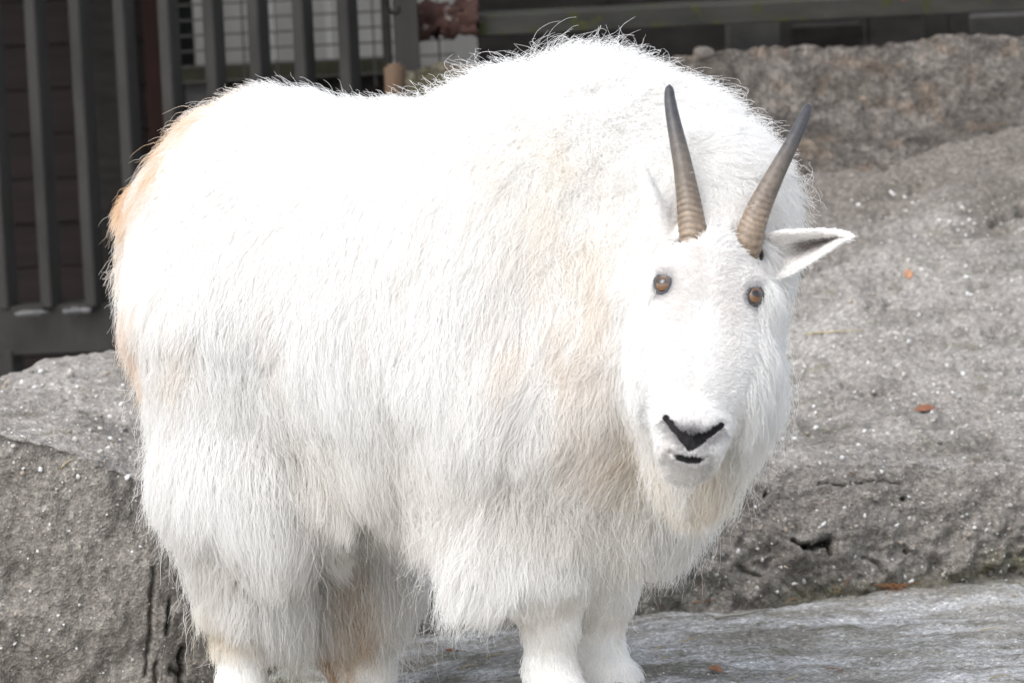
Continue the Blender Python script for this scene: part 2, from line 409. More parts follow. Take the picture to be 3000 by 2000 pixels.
FY = 2.25; TH = math.radians(-22)
fence = empty('bar_fence', (P(150, 1000, FY)[0], FY, 0.0))
tag(fence, 'fence of upright weathered grey timber bars on a bottom rail behind the ledge', 'fence')
bar_me = None
rail_top = P(150, 893, FY)[2]
for i in range(9):
    pxm = 5 + 130.7 * i
    b0 = P(pxm, 640, FY); yy = FY - (i - 2) * .012
    if bar_me is None:
        bar_me = box_mesh(.023, .048, 1.55, .003, 'bar'); bar_me.materials.append(M_bar)
    o = box('bar', (b0[0], yy, rail_top + .775 - .005), None, None, fence, TH, me=bar_me)
railw = 1.75
rail = box('bottom_rail', (-.45, FY + .01, rail_top - .046), (railw, .06, .09), M_bar, fence, math.radians(-3))
for i in range(5):
    pxm = 22 + 260 * i
    b0 = P(pxm, 1080, FY)
    box('stub_post', (b0[0], FY + .03, rail_top - .265), (.04, .05, .37), M_bar, fence, TH)
for (px, w) in ((85, .05), (215, .035), (250, .02)):
    c = P(px, 893, FY - .03)
    bm = bmesh.new(); bmesh.ops.create_icosphere(bm, subdivisions=2, radius=1)
    for v in bm.verts:
        k = 1 + .3 * random.uniform(-1, 1); v.co = Vector((v.co.x * w * .6 * k, v.co.y * .006, v.co.z * .006 * k))
    me = bpy.data.meshes.new('dropping_splash'); bm.to_mesh(me); bm.free(); me.materials.append(M_splash)
    o = bpy.data.objects.new('dropping_splash', me); COL.objects.link(o); o.parent = fence
    o.location = Vector((c[0], FY - .021, rail_top - .010)) - fence.location
# latch post at the fence's end with a black hook
lp = P(1158, 100, 2.2)
gate_post = empty('gate_post', (lp[0], 2.2, 0)); tag(gate_post, 'dark grey timber gate post with a black hook at the end of the bar fence', 'post')
box('post_board', (lp[0] - .016, 2.22, .8), (.016, .045, 1.7), M_dark, gate_post, 0)
box('post_board', (lp[0] + .02, 2.21, .8), (.045, .06, 1.7), M_bar, gate_post, 0)
hk = P(1137, 22, 2.14)
hp = [(0, .06), (0, .0), (.004, -.01), (.012, -.013), (.019, -.008), (.02, .0)]
hv, hf = [], []
for i, (a, c_) in enumerate(hp):
    d0 = Vector((hp[min(i + 1, 5)][0] - hp[max(i - 1, 0)][0], 0, hp[min(i + 1, 5)][1] - hp[max(i - 1, 0)][1])).normalized()
    sd_ = Vector((0, 1, 0)); up_ = d0.cross(sd_)
    for j in range(8):
        w_ = 2 * math.pi * j / 8; q_ = Vector((a, 0, c_)) + (sd_ * math.cos(w_) + up_ * math.sin(w_)) * .0035; hv.append(q_[:])
for i in range(5):
    for j in range(8): hf.append((i * 8 + j, i * 8 + (j + 1) % 8, i * 8 + 8 + (j + 1) % 8, i * 8 + 8 + j))
hf += [tuple(range(8)), tuple(range(40, 48))]
o = mesh_obj('hook', hv, hf, M_shade, gate_post); o.location = Vector(tuple(hk)) - gate_post.location
# mossy beam
bz = P(2200, 30, 2.32)[2]
beam_l, beam_r = P(1385, 60, 2.32)[0], 1.6
beam = box('timber_beam', ((beam_l + beam_r) / 2, 2.32, bz - .002), (beam_r - beam_l, .1, .037), M_mossyb)
tag(beam, 'long mossy grey timber beam with orange lichen spots above the roughcast wall', 'beam')
# rusty bracket between post and beam
bm = bmesh.new(); bmesh.ops.create_grid(bm, x_segments=26, y_segments=12, size=1)
me = bpy.data.meshes.new('bracket_plate')
for v in bm.verts:
    k = np.array([[v.co.x * 2, v.co.y * 2, 3.0]])
    v.co = Vector((v.co.x * .062 + .004 * float(vnoise(k, 3, 2)[0]), .006 * float(fbm(k, 2, 3, 5)[0]), v.co.y * (.026 + .004 * float(vnoise(k, 2, 8)[0]))))
bm.to_mesh(me); bm.free()
c = P(1300, 58, 2.26)
bracket = empty('rusty_bracket', tuple(c)); tag(bracket, 'rusty red brown metal bracket joining the mossy beam to the gate post', 'bracket')
o = link('bracket_plate', me, M_rust, bracket); so = o.modifiers.new('s', 'SOLIDIFY'); so.thickness = .034; so.offset = 0; me.polygons.foreach_set('use_smooth', [True] * len(me.polygons))
for sgn in (-1, 1):
    bm = bmesh.new(); bmesh.ops.create_cone(bm, cap_ends=True, segments=6, radius1=.008, radius2=.007, depth=.012)
    me = bpy.data.meshes.new('bolt'); bm.to_mesh(me); bm.free(); me.materials.append(M_rust)
    o = bpy.data.objects.new('bolt', me); COL.objects.link(o); o.parent = bracket; o.rotation_euler = (math.pi / 2, 0, 0); o.location = (.04 * sgn, -.016, .002)
# sawn stump beside the mossy stone
st = P(1158, 240, 2.02)
bm = bmesh.new(); bmesh.ops.create_cone(bm, cap_ends=True, segments=18, radius1=.024, radius2=.019, depth=.5)
for e in list(bm.edges):
    pass
bmesh.ops.bevel(bm, geom=[e for e in bm.edges if all(v.co.z > .2 for v in e.verts)], offset=.006, segments=2, affect='EDGES')
me = bpy.data.meshes.new('timber_stake'); bm.to_mesh(me); bm.free(); me.materials.append(M_stump)
stake = bpy.data.objects.new('timber_stake', me); COL.objects.link(stake); stake.location = (st[0], 2.02, P(1158, 188, 2.02)[2] - .25)
tag(stake, 'short round orange brown timber stake between gate post and mossy stone', 'stake')
# shed: dark planks with a red post; unseen felt roof added to darken it
SHY = 3.1
shed = empty('animal_shed', (-.9, SHY, 0)); tag(shed, 'dark brown plank shed wall with red post behind the bar fence', 'shed')
pme = box_mesh(1.6, .025, .0855, .002, 'plank'); pme.materials.append(M_plank)
xr = P(500, 300, SHY)[0]
for k in range(17):
    box('plank', (xr - .8 + random.uniform(-.004, .004), SHY + random.uniform(-.004, .004), -.02 + k * .0875), None, None, shed, 0, me=pme)
box('red_post', (P(452, 300, SHY - .1)[0], SHY - .05, .75), (.03, .04, 1.7), M_red, shed)
box('corner_post', (P(312, 300, SHY - .1)[0], SHY - .05, .75), (.05, .05, 1.7), M_dark, shed)
box('backing_board', (xr - .8, SHY + .05, .75), (1.7, .03, 1.8), M_shade, shed)
pm = box_mesh(1.0, .025, .10, .003, 'plinth_board'); pm.materials.append(M_dark)
xr2 = P(1140, 300, SHY)[0]; zt = P(800, 222, SHY)[2]
for k in range(7):
    box('plinth_board', (xr2 - .5 + .08, SHY + .02, zt - .05 - k * .108), None, None, shed, 0, me=pm)
box('moss_sill', (xr2 - .2, SHY - .02, zt + .012), (.41, .06, .03), noisy_mat('mossy sill', (.02, .021, .014), (.042, .042, .026), 20, .9, .2), shed)
for (a, b_, c_, d_) in ((545, 605, 236, 312), (545, 602, 333, 372), (660, 740, 250, 300)):
    p0, p1 = P(a, d_, SHY - .02), P(b_, c_, SHY - .02)
    box('patch_panel', ((p0[0] + p1[0]) / 2, SHY - .015, (p0[2] + p1[2]) / 2), (p1[0] - p0[0], .02, p1[2] - p0[2]), M_block, shed)
box('shade_roof', (-.75, SHY + .1, 1.62), (2.3, 1.7, .04), M_shade, shed)  # above the frame, added to keep daylight out of the shed
# white wall further back, in the open yard
WY = 4.6
wwall = empty('white_wall', (-.4, WY, 0)); tag(wwall, 'whitewashed board wall glimpsed through fence bars and wire mesh', 'wall')
wme = box_mesh(.118, .03, 2.2, .004, 'board'); wme.materials.append(M_white)
for k in range(9):
    box('board', (P(480, 100, WY)[0] + .06 + k * .121, WY, 1.0), None, None, wwall, 0, me=wme)
# wire mesh in front of it
MY = 2.75
wire = empty('wire_mesh', (P(800, 100, MY)[0], MY, 0)); tag(wire, 'rectangular wire mesh panel behind the fence bars, before the white wall', 'mesh')
x0, x1 = P(520, 100, MY)[0], P(1330, 100, MY)[0]; z0, z1 = P(800, 230, MY)[2], P(800, -60, MY)[2]
hme = box_mesh(x1 - x0, .003, .0035, 0, 'wire'); hme.materials.append(M_wire)
z = z0
while z < z1 + .02:
    box('wire', ((x0 + x1) / 2, MY, z), None, None, wire, 0, me=hme); z += .0295
vme = box_mesh(.0035, .003, z1 - z0 + .05, 0, 'wire'); vme.materials.append(M_wire)
x = x0
while x < x1 + .01:
    box('wire', (x, MY + .004, (z0 + z1) / 2), None, None, wire, 0, me=vme); x += .062
# dark boards and blocks in the gap under the beam
gap = empty('timber_hoarding', (.7, 2.75, 0)); tag(gap, 'dark timber hoarding in the shade under the mossy beam', 'hoarding')
gm_ = box_mesh(.252, .03, .6, .004, 'hoarding_board'); gm_.materials.append(M_dark)
for k in range(9):
    box('hoarding_board', (P(1390, 60, 2.75)[0] + .13 + k * .246, 2.75 + .008 * (k % 2), .75), None, None, gap, 0, me=gm_)
gp = [(2205, 60, .10, M_block, 'broad pale grey board standing on end behind the roughcast wall'), (2420, 70, .13, M_dark, 'blackened board behind the roughcast wall beside the broad grey board'),
      (2740, 34, .05, M_bar, 'narrow grey board standing behind the roughcast wall under the beam'), (2935, 40, .12, M_block, 'grey board behind the high end of the roughcast wall')]
for (px, py, w, m_, lab) in gp:
    c = P(px, py, 2.45); zt_ = c[2]
    o = box('upright_board', (c[0], 2.45, zt_ / 2 - .02), (w, .05, zt_ + .04), m_, None, random.uniform(-.1, .1), .004)
    tag(o, lab, 'board', 'boards behind the roughcast wall')
for (px, s_, lab) in ((2060, .019, 'largest pale rounded stone on top of the roughcast wall'), (1640, .02, 'pale stone on the wall top behind the goat\'s woolly hump'), (1985, .012, 'smallest pale stone on the roughcast wall, beside the largest one')):
    X_ = P(px, 140, 2.03)[0]; hit = BV[2].ray_cast(Vector((X_, 2.03, 1.4)), Vector((0, 0, -1)))[0]
    bm = bmesh.new(); bmesh.ops.create_icosphere(bm, subdivisions=3, radius=s_)
    for v in bm.verts:
        v.co *= 1 + .35 * float(fbm(np.array([v.co[:]]) + px, 40, 2, 3)[0]); v.co.z *= .75
    me = bpy.data.meshes.new('pale_stone'); bm.to_mesh(me); bm.free(); me.materials.append(noisy_mat('pale stone', (.09, .08, .07), (.16, .14, .125), 40))
    o = bpy.data.objects.new('pale_stone', me); COL.objects.link(o); o.location = (X_, 2.03, hit.z + s_ * .45)
    tag(o, lab, 'stone', 'pale stones on the wall top')

# ------------------------------------------------------------------ the goat
# head frame: x across the face, y down the face, z out of it
HO = P(2076, 861, -.56)
_a, _b, _g = math.radians(7.3), math.radians(18), math.radians(-3)
_ex0, _ey0, _ez0 = CR, -CU, -FWD
HX = math.cos(_a) * _ex0 + math.sin(_a) * _ey0
_hy = math.cos(_a) * _ey0 - math.sin(_a) * _ex0
HY = math.cos(_b) * _hy + math.sin(_b) * _ez0
HZ = math.cos(_b) * _ez0 - math.sin(_b) * _hy
HM = np.stack([HX, HY, HZ])                       # rows: world -> local
def H(x, y, z): return HO + x * HX + y * HY + z * HZ
def to_head(p): return (p - HO) @ HM.T

prims = []                                         # (kind, params, k)
def cone(a, ra, b, rb, k=.04): prims.append(('c', np.array(a, float), ra, np.array(b, float), rb, k))
def ell(c, rad, k=.03, head=True): prims.append(('e', np.array(c, float), np.array(rad, float), None, None, k))

# torso
cone(P(800, 690, .16), .195, P(1180, 740, .01), .185, .05)
cone(P(1180, 740, .01), .185, P(1570, 730, -.14), .205, .05)
cone(P(1200, 950, .0), .205, P(1560, 1020, -.15), .215, .06)
cone(P(830, 880, .14), .19, P(1200, 980, .0), .205, .06)
cone(P(1560, 555, -.14), .135, P(1760, 530, -.15), .135, .07)
cone(P(1760, 530, -.15), .135, P(1965, 575, -.21), .11, .06)
cone(P(1965, 575, -.21), .11, P(2060, 640, -.32), .095, .06)
cone(P(1700, 700, -.17), .19, P(2030, 760, -.33), .115, .07)
cone(P(1740, 1120, -.21), .175, P(1800, 1380, -.2), .135, .06)
cone(P(1740, 1120, -.21), .175, P(2000, 900, -.35), .11, .07)
cone(P(1050, 1200, .08), .11, P(1450, 1270, -.06), .125, .06)
cone(P(1430, 1330, -.17), .105, P(1560, 1600, -.22), .085, .05)
# throat and dewlap under the jaw
cone(P(2060, 820, -.40), .095, P(2060, 1100, -.41), .09, .05)
cone(P(2060, 1100, -.41), .09, P(2045, 1290, -.42), .066, .05)
# near hind leg
cone(P(730, 950, .07), .168, P(725, 1350, .04), .118, .05)
cone(P(725, 1350, .04), .118, P(735, 1680, .05), .062, .04)
cone(P(735, 1680, .05), .062, P(712, 1870, .065), .036, .03)
gzh = ground_z(-.43, .06)
cone(P(712, 1870, .065), .036, (P(705, 1990, .06)[0], .06, gzh + .09), .031, .02)
cone((P(705, 1990, .06)[0], .06, gzh + .09), .031, (P(705, 1990, .06)[0] + .012, .05, gzh + .05), .034, .02)
# far hind leg
cone(P(1010, 1150, .25), .13, P(1030, 1600, .20), .085, .05)
cone(P(1030, 1600, .20), .085, P(1035, 1800, .18), .060, .04)
cone(P(1035, 1800, .18), .060, P(1040, 1900, .175), .047, .04)
fx, fy_ = P(1070, 2100, .165)[0], .165
gzf = ground_z(fx, fy_)
cone(P(1040, 1900, .175), .047, (fx, fy_, gzf + .10), .042, .03)
cone((fx, fy_, gzf + .10), .042, (fx + .012, fy_ - .012, gzf + .05), .036, .02)
# near front leg
cone(P(1540, 1180, -.21), .13, P(1585, 1600, -.23), .078, .05)
cone(P(1585, 1600, -.23), .078, P(1612, 1820, -.225), .036, .04)
nx = P(1612, 2000, -.22)[0]; gzn = ground_z(nx, -.22)
cone(P(1612, 1820, -.225), .036, (nx, -.22, gzn + .085), .032, .02)
cone((nx, -.22, gzn + .085), .032, (nx + .012, -.24, gzn + .045), .042, .02)
# far front leg
cone(P(1740, 1400, -.1), .10, P(1745, 1720, -.1), .055, .05)
cone(P(1745, 1720, -.1), .055, P(1752, 1850, -.1), .030, .03)
ox = P(1758, 2000, -.1)[0]; gzo = ground_z(ox, -.1)
cone(P(1752, 1850, -.1), .030, (ox, -.1, gzo + .085), .028, .02)
cone((ox, -.1, gzo + .085), .031, (ox + .02, -.12, gzo + .045), .038, .02)
# tail
cone(P(470, 640, .24), .05, P(430, 800, .28), .03, .04)
cone(P(430, 800, .28), .03, P(430, 960, .3), .018, .02)
N_BODY = len(prims)
# head, in its own frame
ell((0, -.045, -.085), (.062, .074, .08), .03)
prims.append(('hc', np.array((0, -.03, -.06)), .054, np.array((0, .10, -.045)), .043, .03))
prims.append(('hc', np.array((0, .10, -.045)), .046, np.array((0, .185, -.037)), .040, .03))
ell((0, .190, -.036), (.046, .042, .040), .02)
ell((0, .216, -.038), (.038, .024, .036), .015)
ell((0, .229, -.058), (.028, .014, .028), .010)
prims.append(('hc', np.array((0, .0, -.12)), .058, np.array((0, .185, -.088)), .030, .03))
for s in (-1, 1):
    ell((s * .051, -.028, -.036), (.026, .020, .022), .018)
    ell((s * .048, .068, -.066), (.036, .088, .044), .055)
    ell((s * .031, -.085, -.062), (.030, .028, .032), .02)
# neck to skull
cone(H(0, -.03, -.11), .07, P(2060, 640, -.33), .10, .05)

def d_cone(p, a, ra, b, rb):
    a = a.astype(p.dtype); b = b.astype(p.dtype); ab = b - a; t = np.clip(((p - a) @ ab) / (ab @ ab), 0, 1)
    return np.linalg.norm(p - a - t[:, None] * ab, axis=1) - (ra + (rb - ra) * t)
def d_ell(p, c, r):
    c = c.astype(p.dtype); r = r.astype(p.dtype); q = (p - c) / r; k0_ = np.linalg.norm(q, axis=1); k1 = np.linalg.norm(q / r, axis=1)
    return k0_ * (k0_ - 1) / np.maximum(k1, 1e-6)
NOST = [np.array([(-.037, .181), (-.022, .199), (-.007, .211)]), np.array([(.037, .181), (.022, .199), (.007, .211)])]
PHIL = np.array([(0, .205), (0, .222)])
PAD = np.array([(-.011, .207), (0, .2165), (.011, .207), (0, .2085), (-.011, .207)])
MOUTH = np.array([(-.025, .2285), (-.014, .2322), (0, .2340), (.014, .2322), (.025, .2285)])
def d_poly(q, pts):
    best = np.full(len(q), 9.0)
    for a, b in zip(pts[:-1], pts[1:]):
        ab = b - a; t = np.clip(((q - a) @ ab) / (ab @ ab), 0, 1)
        best = np.minimum(best, np.linalg.norm(q - a - t[:, None] * ab, axis=1))
    return best
def sdf(p, detail=True):
    f = np.full(len(p), 9.0, p.dtype); lo = to_head(p).astype(p.dtype)
    hm = None
    for pr in prims:
        if pr[0] == 'c': d = d_cone(p, pr[1], pr[2], pr[3], pr[4])
        elif pr[0] == 'hc': d = d_cone(lo, pr[1], pr[2], pr[3], pr[4])
        else: d = d_ell(lo, pr[1], pr[2])
        k = pr[5]; h = np.maximum(k - np.abs(f - d), 0) / k
        f = np.minimum(f, d) - h * h * k * .25
    if detail:
        m = (lo[:, 2] > -.06) & (np.abs(lo[:, 0]) < .07) & (lo[:, 1] > .15) & (lo[:, 1] < .27)
        if m.any():
            q = lo[m][:, :2]; fm = f[m]
            for pts, w, dep in ((NOST[0], .0055, .008), (NOST[1], .0055, .008), (PHIL, .002, .003), (MOUTH, .0032, .006)):
                d2 = d_poly(q, pts) - w
                fm = np.maximum(fm, -np.maximum(d2, -fm - dep))
            f[m] = fm
    return f
def grad(p, e=.002):
    g = np.zeros_like(p)
    for k in range(3):
        d = np.zeros(3); d[k] = e
        g[:, k] = sdf(p + d) - sdf(p - d)
    return normed(g)

def surface_nets(f, org, h):
    s = f < 0; nx_, ny_, nz_ = f.shape
    cnt = sum(s[i:nx_ - 1 + i, j:ny_ - 1 + j, k:nz_ - 1 + k].astype(np.int8) for i in (0, 1) for j in (0, 1) for k in (0, 1))
    act = (cnt > 0) & (cnt < 8); idx = np.argwhere(act)
    ids = np.full(act.shape, -1, np.int64); ids[act] = np.arange(len(idx))
    corners = [(i, j, k) for i in (0, 1) for j in (0, 1) for k in (0, 1)]
    acc = np.zeros((len(idx), 3)); c = np.zeros(len(idx))
    for a in corners:
        for ax in range(3):
            if a[ax]: continue
            b = list(a); b[ax] = 1
            fa = f[idx[:, 0] + a[0], idx[:, 1] + a[1], idx[:, 2] + a[2]]; fb = f[idx[:, 0] + b[0], idx[:, 1] + b[1], idx[:, 2] + b[2]]
            m = (fa < 0) != (fb < 0); t = fa[m] / (fa[m] - fb[m])
            pt = np.array(a, float)[None] + t[:, None] * (np.array(b) - np.array(a)); acc[m] += pt; c[m] += 1
    V = org + h * (idx + acc / c[:, None])
    Q = []
    for ax in range(3):
        sa = np.take(s, range(0, f.shape[ax] - 1), ax); sb = np.take(s, range(1, f.shape[ax]), ax)
        e = np.argwhere(sa != sb); o1, o2 = [(1, 2), (2, 0), (0, 1)][ax]
        e = e[(e[:, o1] > 0) & (e[:, o2] > 0) & (e[:, o1] < act.shape[o1]) & (e[:, o2] < act.shape[o2])]
        def cid(d1, d2):
            q = e.copy(); q[:, o1] -= d1; q[:, o2] -= d2; return ids[q[:, 0], q[:, 1], q[:, 2]]
        quad = np.stack([cid(1, 1), cid(0, 1), cid(0, 0), cid(1, 0)], 1)
        flip = ~s[e[:, 0], e[:, 1], e[:, 2]]
        quad[flip] = quad[flip][:, ::-1]; Q.append(quad)
    return V, np.concatenate(Q)

h = .0095
lo_, hi_ = np.array([-.62, -.66, -.08]), np.array([.48, .56, 1.02])
dims = np.ceil((hi_ - lo_) / h).astype(int)
gxx = np.stack(np.meshgrid(*[lo_[k] + h * np.arange(dims[k]) for k in range(3)], indexing='ij'), -1).reshape(-1, 3)
fv = np.concatenate([sdf(c_.astype(np.float32), False) for c_ in np.array_split(gxx, 16)]).reshape(dims)
V, Q = surface_nets(fv, lo_, h)
del gxx
FG = fv.astype(np.float32); FGR = np.stack(np.gradient(FG, h), -1)
def trilin(A, p):
    q = (p - lo_) / h; i = np.clip(np.floor(q).astype(int), 0, np.array(FG.shape) - 2); t = np.clip(q - i, 0, 1); out = 0
    for a in (0, 1):
        for b in (0, 1):
            for c in (0, 1):
                w = (t[:, 0] if a else 1 - t[:, 0]) * (t[:, 1] if b else 1 - t[:, 1]) * (t[:, 2] if c else 1 - t[:, 2])
                v = A[i[:, 0] + a, i[:, 1] + b, i[:, 2] + c]; out = out + (w[:, None] * v if v.ndim > 1 else w * v)
    return out
bm = bmesh.new()
vv = [bm.verts.new(v) for v in V]
for q in Q:
    try: bm.faces.new([vv[i] for i in q])
    except ValueError: pass
# finer faces over the face and finest at the nose
for rad, cen in ((.17, (0, .08, -.03)), (.065, (0, .21, -.02))):
    cen = Vector(tuple(H(*cen)))
    es = [e for e in bm.edges if all((v.co - cen).length < rad and Vector(tuple(HZ)).dot(v.co - cen) > -.06 for v in e.verts)]
    bmesh.ops.subdivide_edges(bm, edges=es, cuts=1, use_grid_fill=True)
bmesh.ops.triangulate(bm, faces=[f for f in bm.faces if len(f.verts) > 4])
body_me = bpy.data.meshes.new('body'); bm.to_mesh(body_me); bm.free()
V = np.empty(len(body_me.vertices) * 3); body_me.vertices.foreach_get('co', V); V = V.reshape(-1, 3)
for _ in range(3):
    V = V - grad(V) * np.clip(sdf(V), -.006, .006)[:, None]
body_me.vertices.foreach_set('co', V.ravel()); body_me.update()
VN = grad(V, .003)
body_me.polygons.foreach_set('use_smooth', [True] * len(body_me.polygons))

goat = empty('mountain_goat', (0, 0, 0))
tag(goat, 'shaggy white mountain goat standing on the concrete with head turned', 'goat')
M_body, n_, l_, b_ = new_mat('goat skin', .8, .25)
at = nd(n_, 'ShaderNodeAttribute', attribute_name='tone'); l_.new(at.outputs['Color'], b_.inputs['Base Color'])
body = link('body', body_me, M_body, goat)

# horns
HORN_L = [(2036, 775, -.455, 36), (2033, 725, -.495, 43), (2028, 670, -.485, 42), (2020, 600, -.475, 37), (2000, 480, -.455, 29), (1976, 370, -.43, 22.5), (1963, 300, -.405, 18), (1960, 262, -.39, 14), (1961, 247, -.385, 9)]
HORN_R = [(2176, 785, -.455, 36), (2187, 725, -.492, 43), (2200, 672, -.485, 41), (2225, 605, -.475, 36), (2271, 512, -.455, 28), (2321, 418, -.43, 21.5), (2353, 350, -.405, 18), (2368, 315, -.39, 14), (2372, 302, -.385, 9)]
M_horn, n_, l_, b_ = new_mat('horn', .42, .45)
at = nd(n_, 'ShaderNodeAttribute', attribute_name='tone')
ng = nd(n_, 'ShaderNodeNewGeometry'); nt = nd(n_, 'ShaderNodeTexNoise', Scale=160.0, Detail=5.0); l_.new(ng.outputs['Position'], nt.inputs['Vector'])
rr = ramp(n_, [(.3, (.62,) * 3), (.7, (1.25,) * 3)]); l_.new(nt.outputs[0], rr.inputs[0])
l_.new(mixc(n_, l_, .7, at.outputs['Color'], rr.outputs[0], 'MULTIPLY'), b_.inputs['Base Color'])
bp = nd(n_, 'ShaderNodeBump', Strength=.25, Distance=.001); l_.new(nt.outputs[0], bp.inputs['Height']); l_.new(bp.outputs[0], b_.inputs['Normal'])
horn_axes = []; horn_full = []
def make_horn(L, seed):
    pts = np.array([P(a, b, c) for a, b, c, _ in L]); rad = np.array([d for *_, d in L]) / 2153.
    nseg, nr = 220, 28
    cum = np.concatenate([[0], np.cumsum(np.linalg.norm(np.diff(pts, axis=0), axis=1))]); cum /= cum[-1]
    ts = np.linspace(0, 1, nseg)
    C = np.stack([np.interp(ts, cum, pts[:, k]) for k in range(3)], 1)
    C[:] = smooth1(C, 25) * 1.0; C[0], C[-1] = pts[0], pts[-1]
    R = smooth1(np.interp(ts, cum, rad)[:, None], 9)[:, 0]; R[-1] = .001
    R[-4:] = np.minimum(R[-4:], [.0065, .0058, .0042, .001])
    T = normed(np.gradient(C, axis=0)); ref = HX
    A = normed(ref - (T @ ref)[:, None] * T); B = np.cross(T, A)
    ang = np.linspace(0, 2 * np.pi, nr, endpoint=False)
    tt, aa = np.meshgrid(ts, ang, indexing='ij')
    wob = .010 * np.sin(aa * 1 + seed) + .006 * np.sin(aa * 2 + 2 * seed)
    u = tt + wob
    ringfreq = 34
    q3 = np.stack([u * 30, aa * .8, np.full_like(u, seed)], -1)
    ph = u * ringfreq * 2 * np.pi + 2.2 * vnoise(q3, .5, 4)
    ridge = (np.abs(np.sin(ph * .5)) ** .6) - .6
    fade = sstep(.50, .34, tt) * (.6 + .4 * vnoise(q3, 1.0, 6)) + .05
    big = np.exp(-((tt - .17) / .012) ** 2) * .0012
    rr_ = R[:, None] * (1 + 0 * aa) + fade * .0019 * ridge + big
    rr_[-1] = .0004
    Vh = C[:, None] + rr_[..., None] * (np.cos(aa)[..., None] * A[:, None] + np.sin(aa)[..., None] * B[:, None] * .95)
    F = []
    for i in range(nseg - 1):
        for j in range(nr):
            F.append((i * nr + j, i * nr + (j + 1) % nr, (i + 1) * nr + (j + 1) % nr, (i + 1) * nr + j))
    F.append(tuple((nseg - 1) * nr + j for j in range(nr)))
    o = mesh_obj('horn', Vh.reshape(-1, 3), F, M_horn, goat)
    base, mid_, tip = np.array([.25, .19, .137]), np.array([.135, .112, .092]), np.array([.05, .05, .055])
    c1 = sstep(.15, .55, tt)[..., None]; c2 = sstep(.5, .85, tt)[..., None]
    col = (base * (1 - c1) + mid_ * c1) * (1 - c2) + tip * c2
    col = col * (1 + .8 * (fade * ridge * 1.3)[..., None]).clip(.3, 2) * (1 + .18 * vnoise(q3 * [1.5, 1, 1], 1.2, 9))[..., None]
    vcol(o, 'tone', col.reshape(-1, 3)); horn_axes.append((C[:60], R[:60])); horn_full.append((C, R))
    return o
make_horn(HORN_L, 1.0); make_horn(HORN_R, 2.4)

# dark scent glands at the foot of each horn
M_gland = noisy_mat('gland skin', (.018, .014, .016), (.05, .04, .042), 220, .7, .3, .6)
for hi, (C, R) in enumerate(horn_full):
    sg = 1 if hi == 0 else -1
    for (k, off, sz) in ((46, sg * (R[46] + .003), (.008, .009, .014)), (26, -sg * (R[26] + .000), (.006, .008, .012))):
        bm = bmesh.new(); bmesh.ops.create_icosphere(bm, subdivisions=3, radius=1)
        for v in bm.verts:
            w_ = np.array(v.co[:]) * (1 + .18 * float(vnoise(np.array([v.co[:]]) * 2 + hi, 1.2, 5)[0]))
            v.co = Vector(tuple(C[k] + HX * (off + w_[0] * sz[0]) - HZ * (.006 - w_[2] * sz[1]) + HY * (w_[1] * sz[2])))
        me = bpy.data.meshes.new('horn_gland'); bm.to_mesh(me); bm.free(); me.polygons.foreach_set('use_smooth', [True] * len(me.polygons))
        link('horn_gland', me, M_gland, goat)

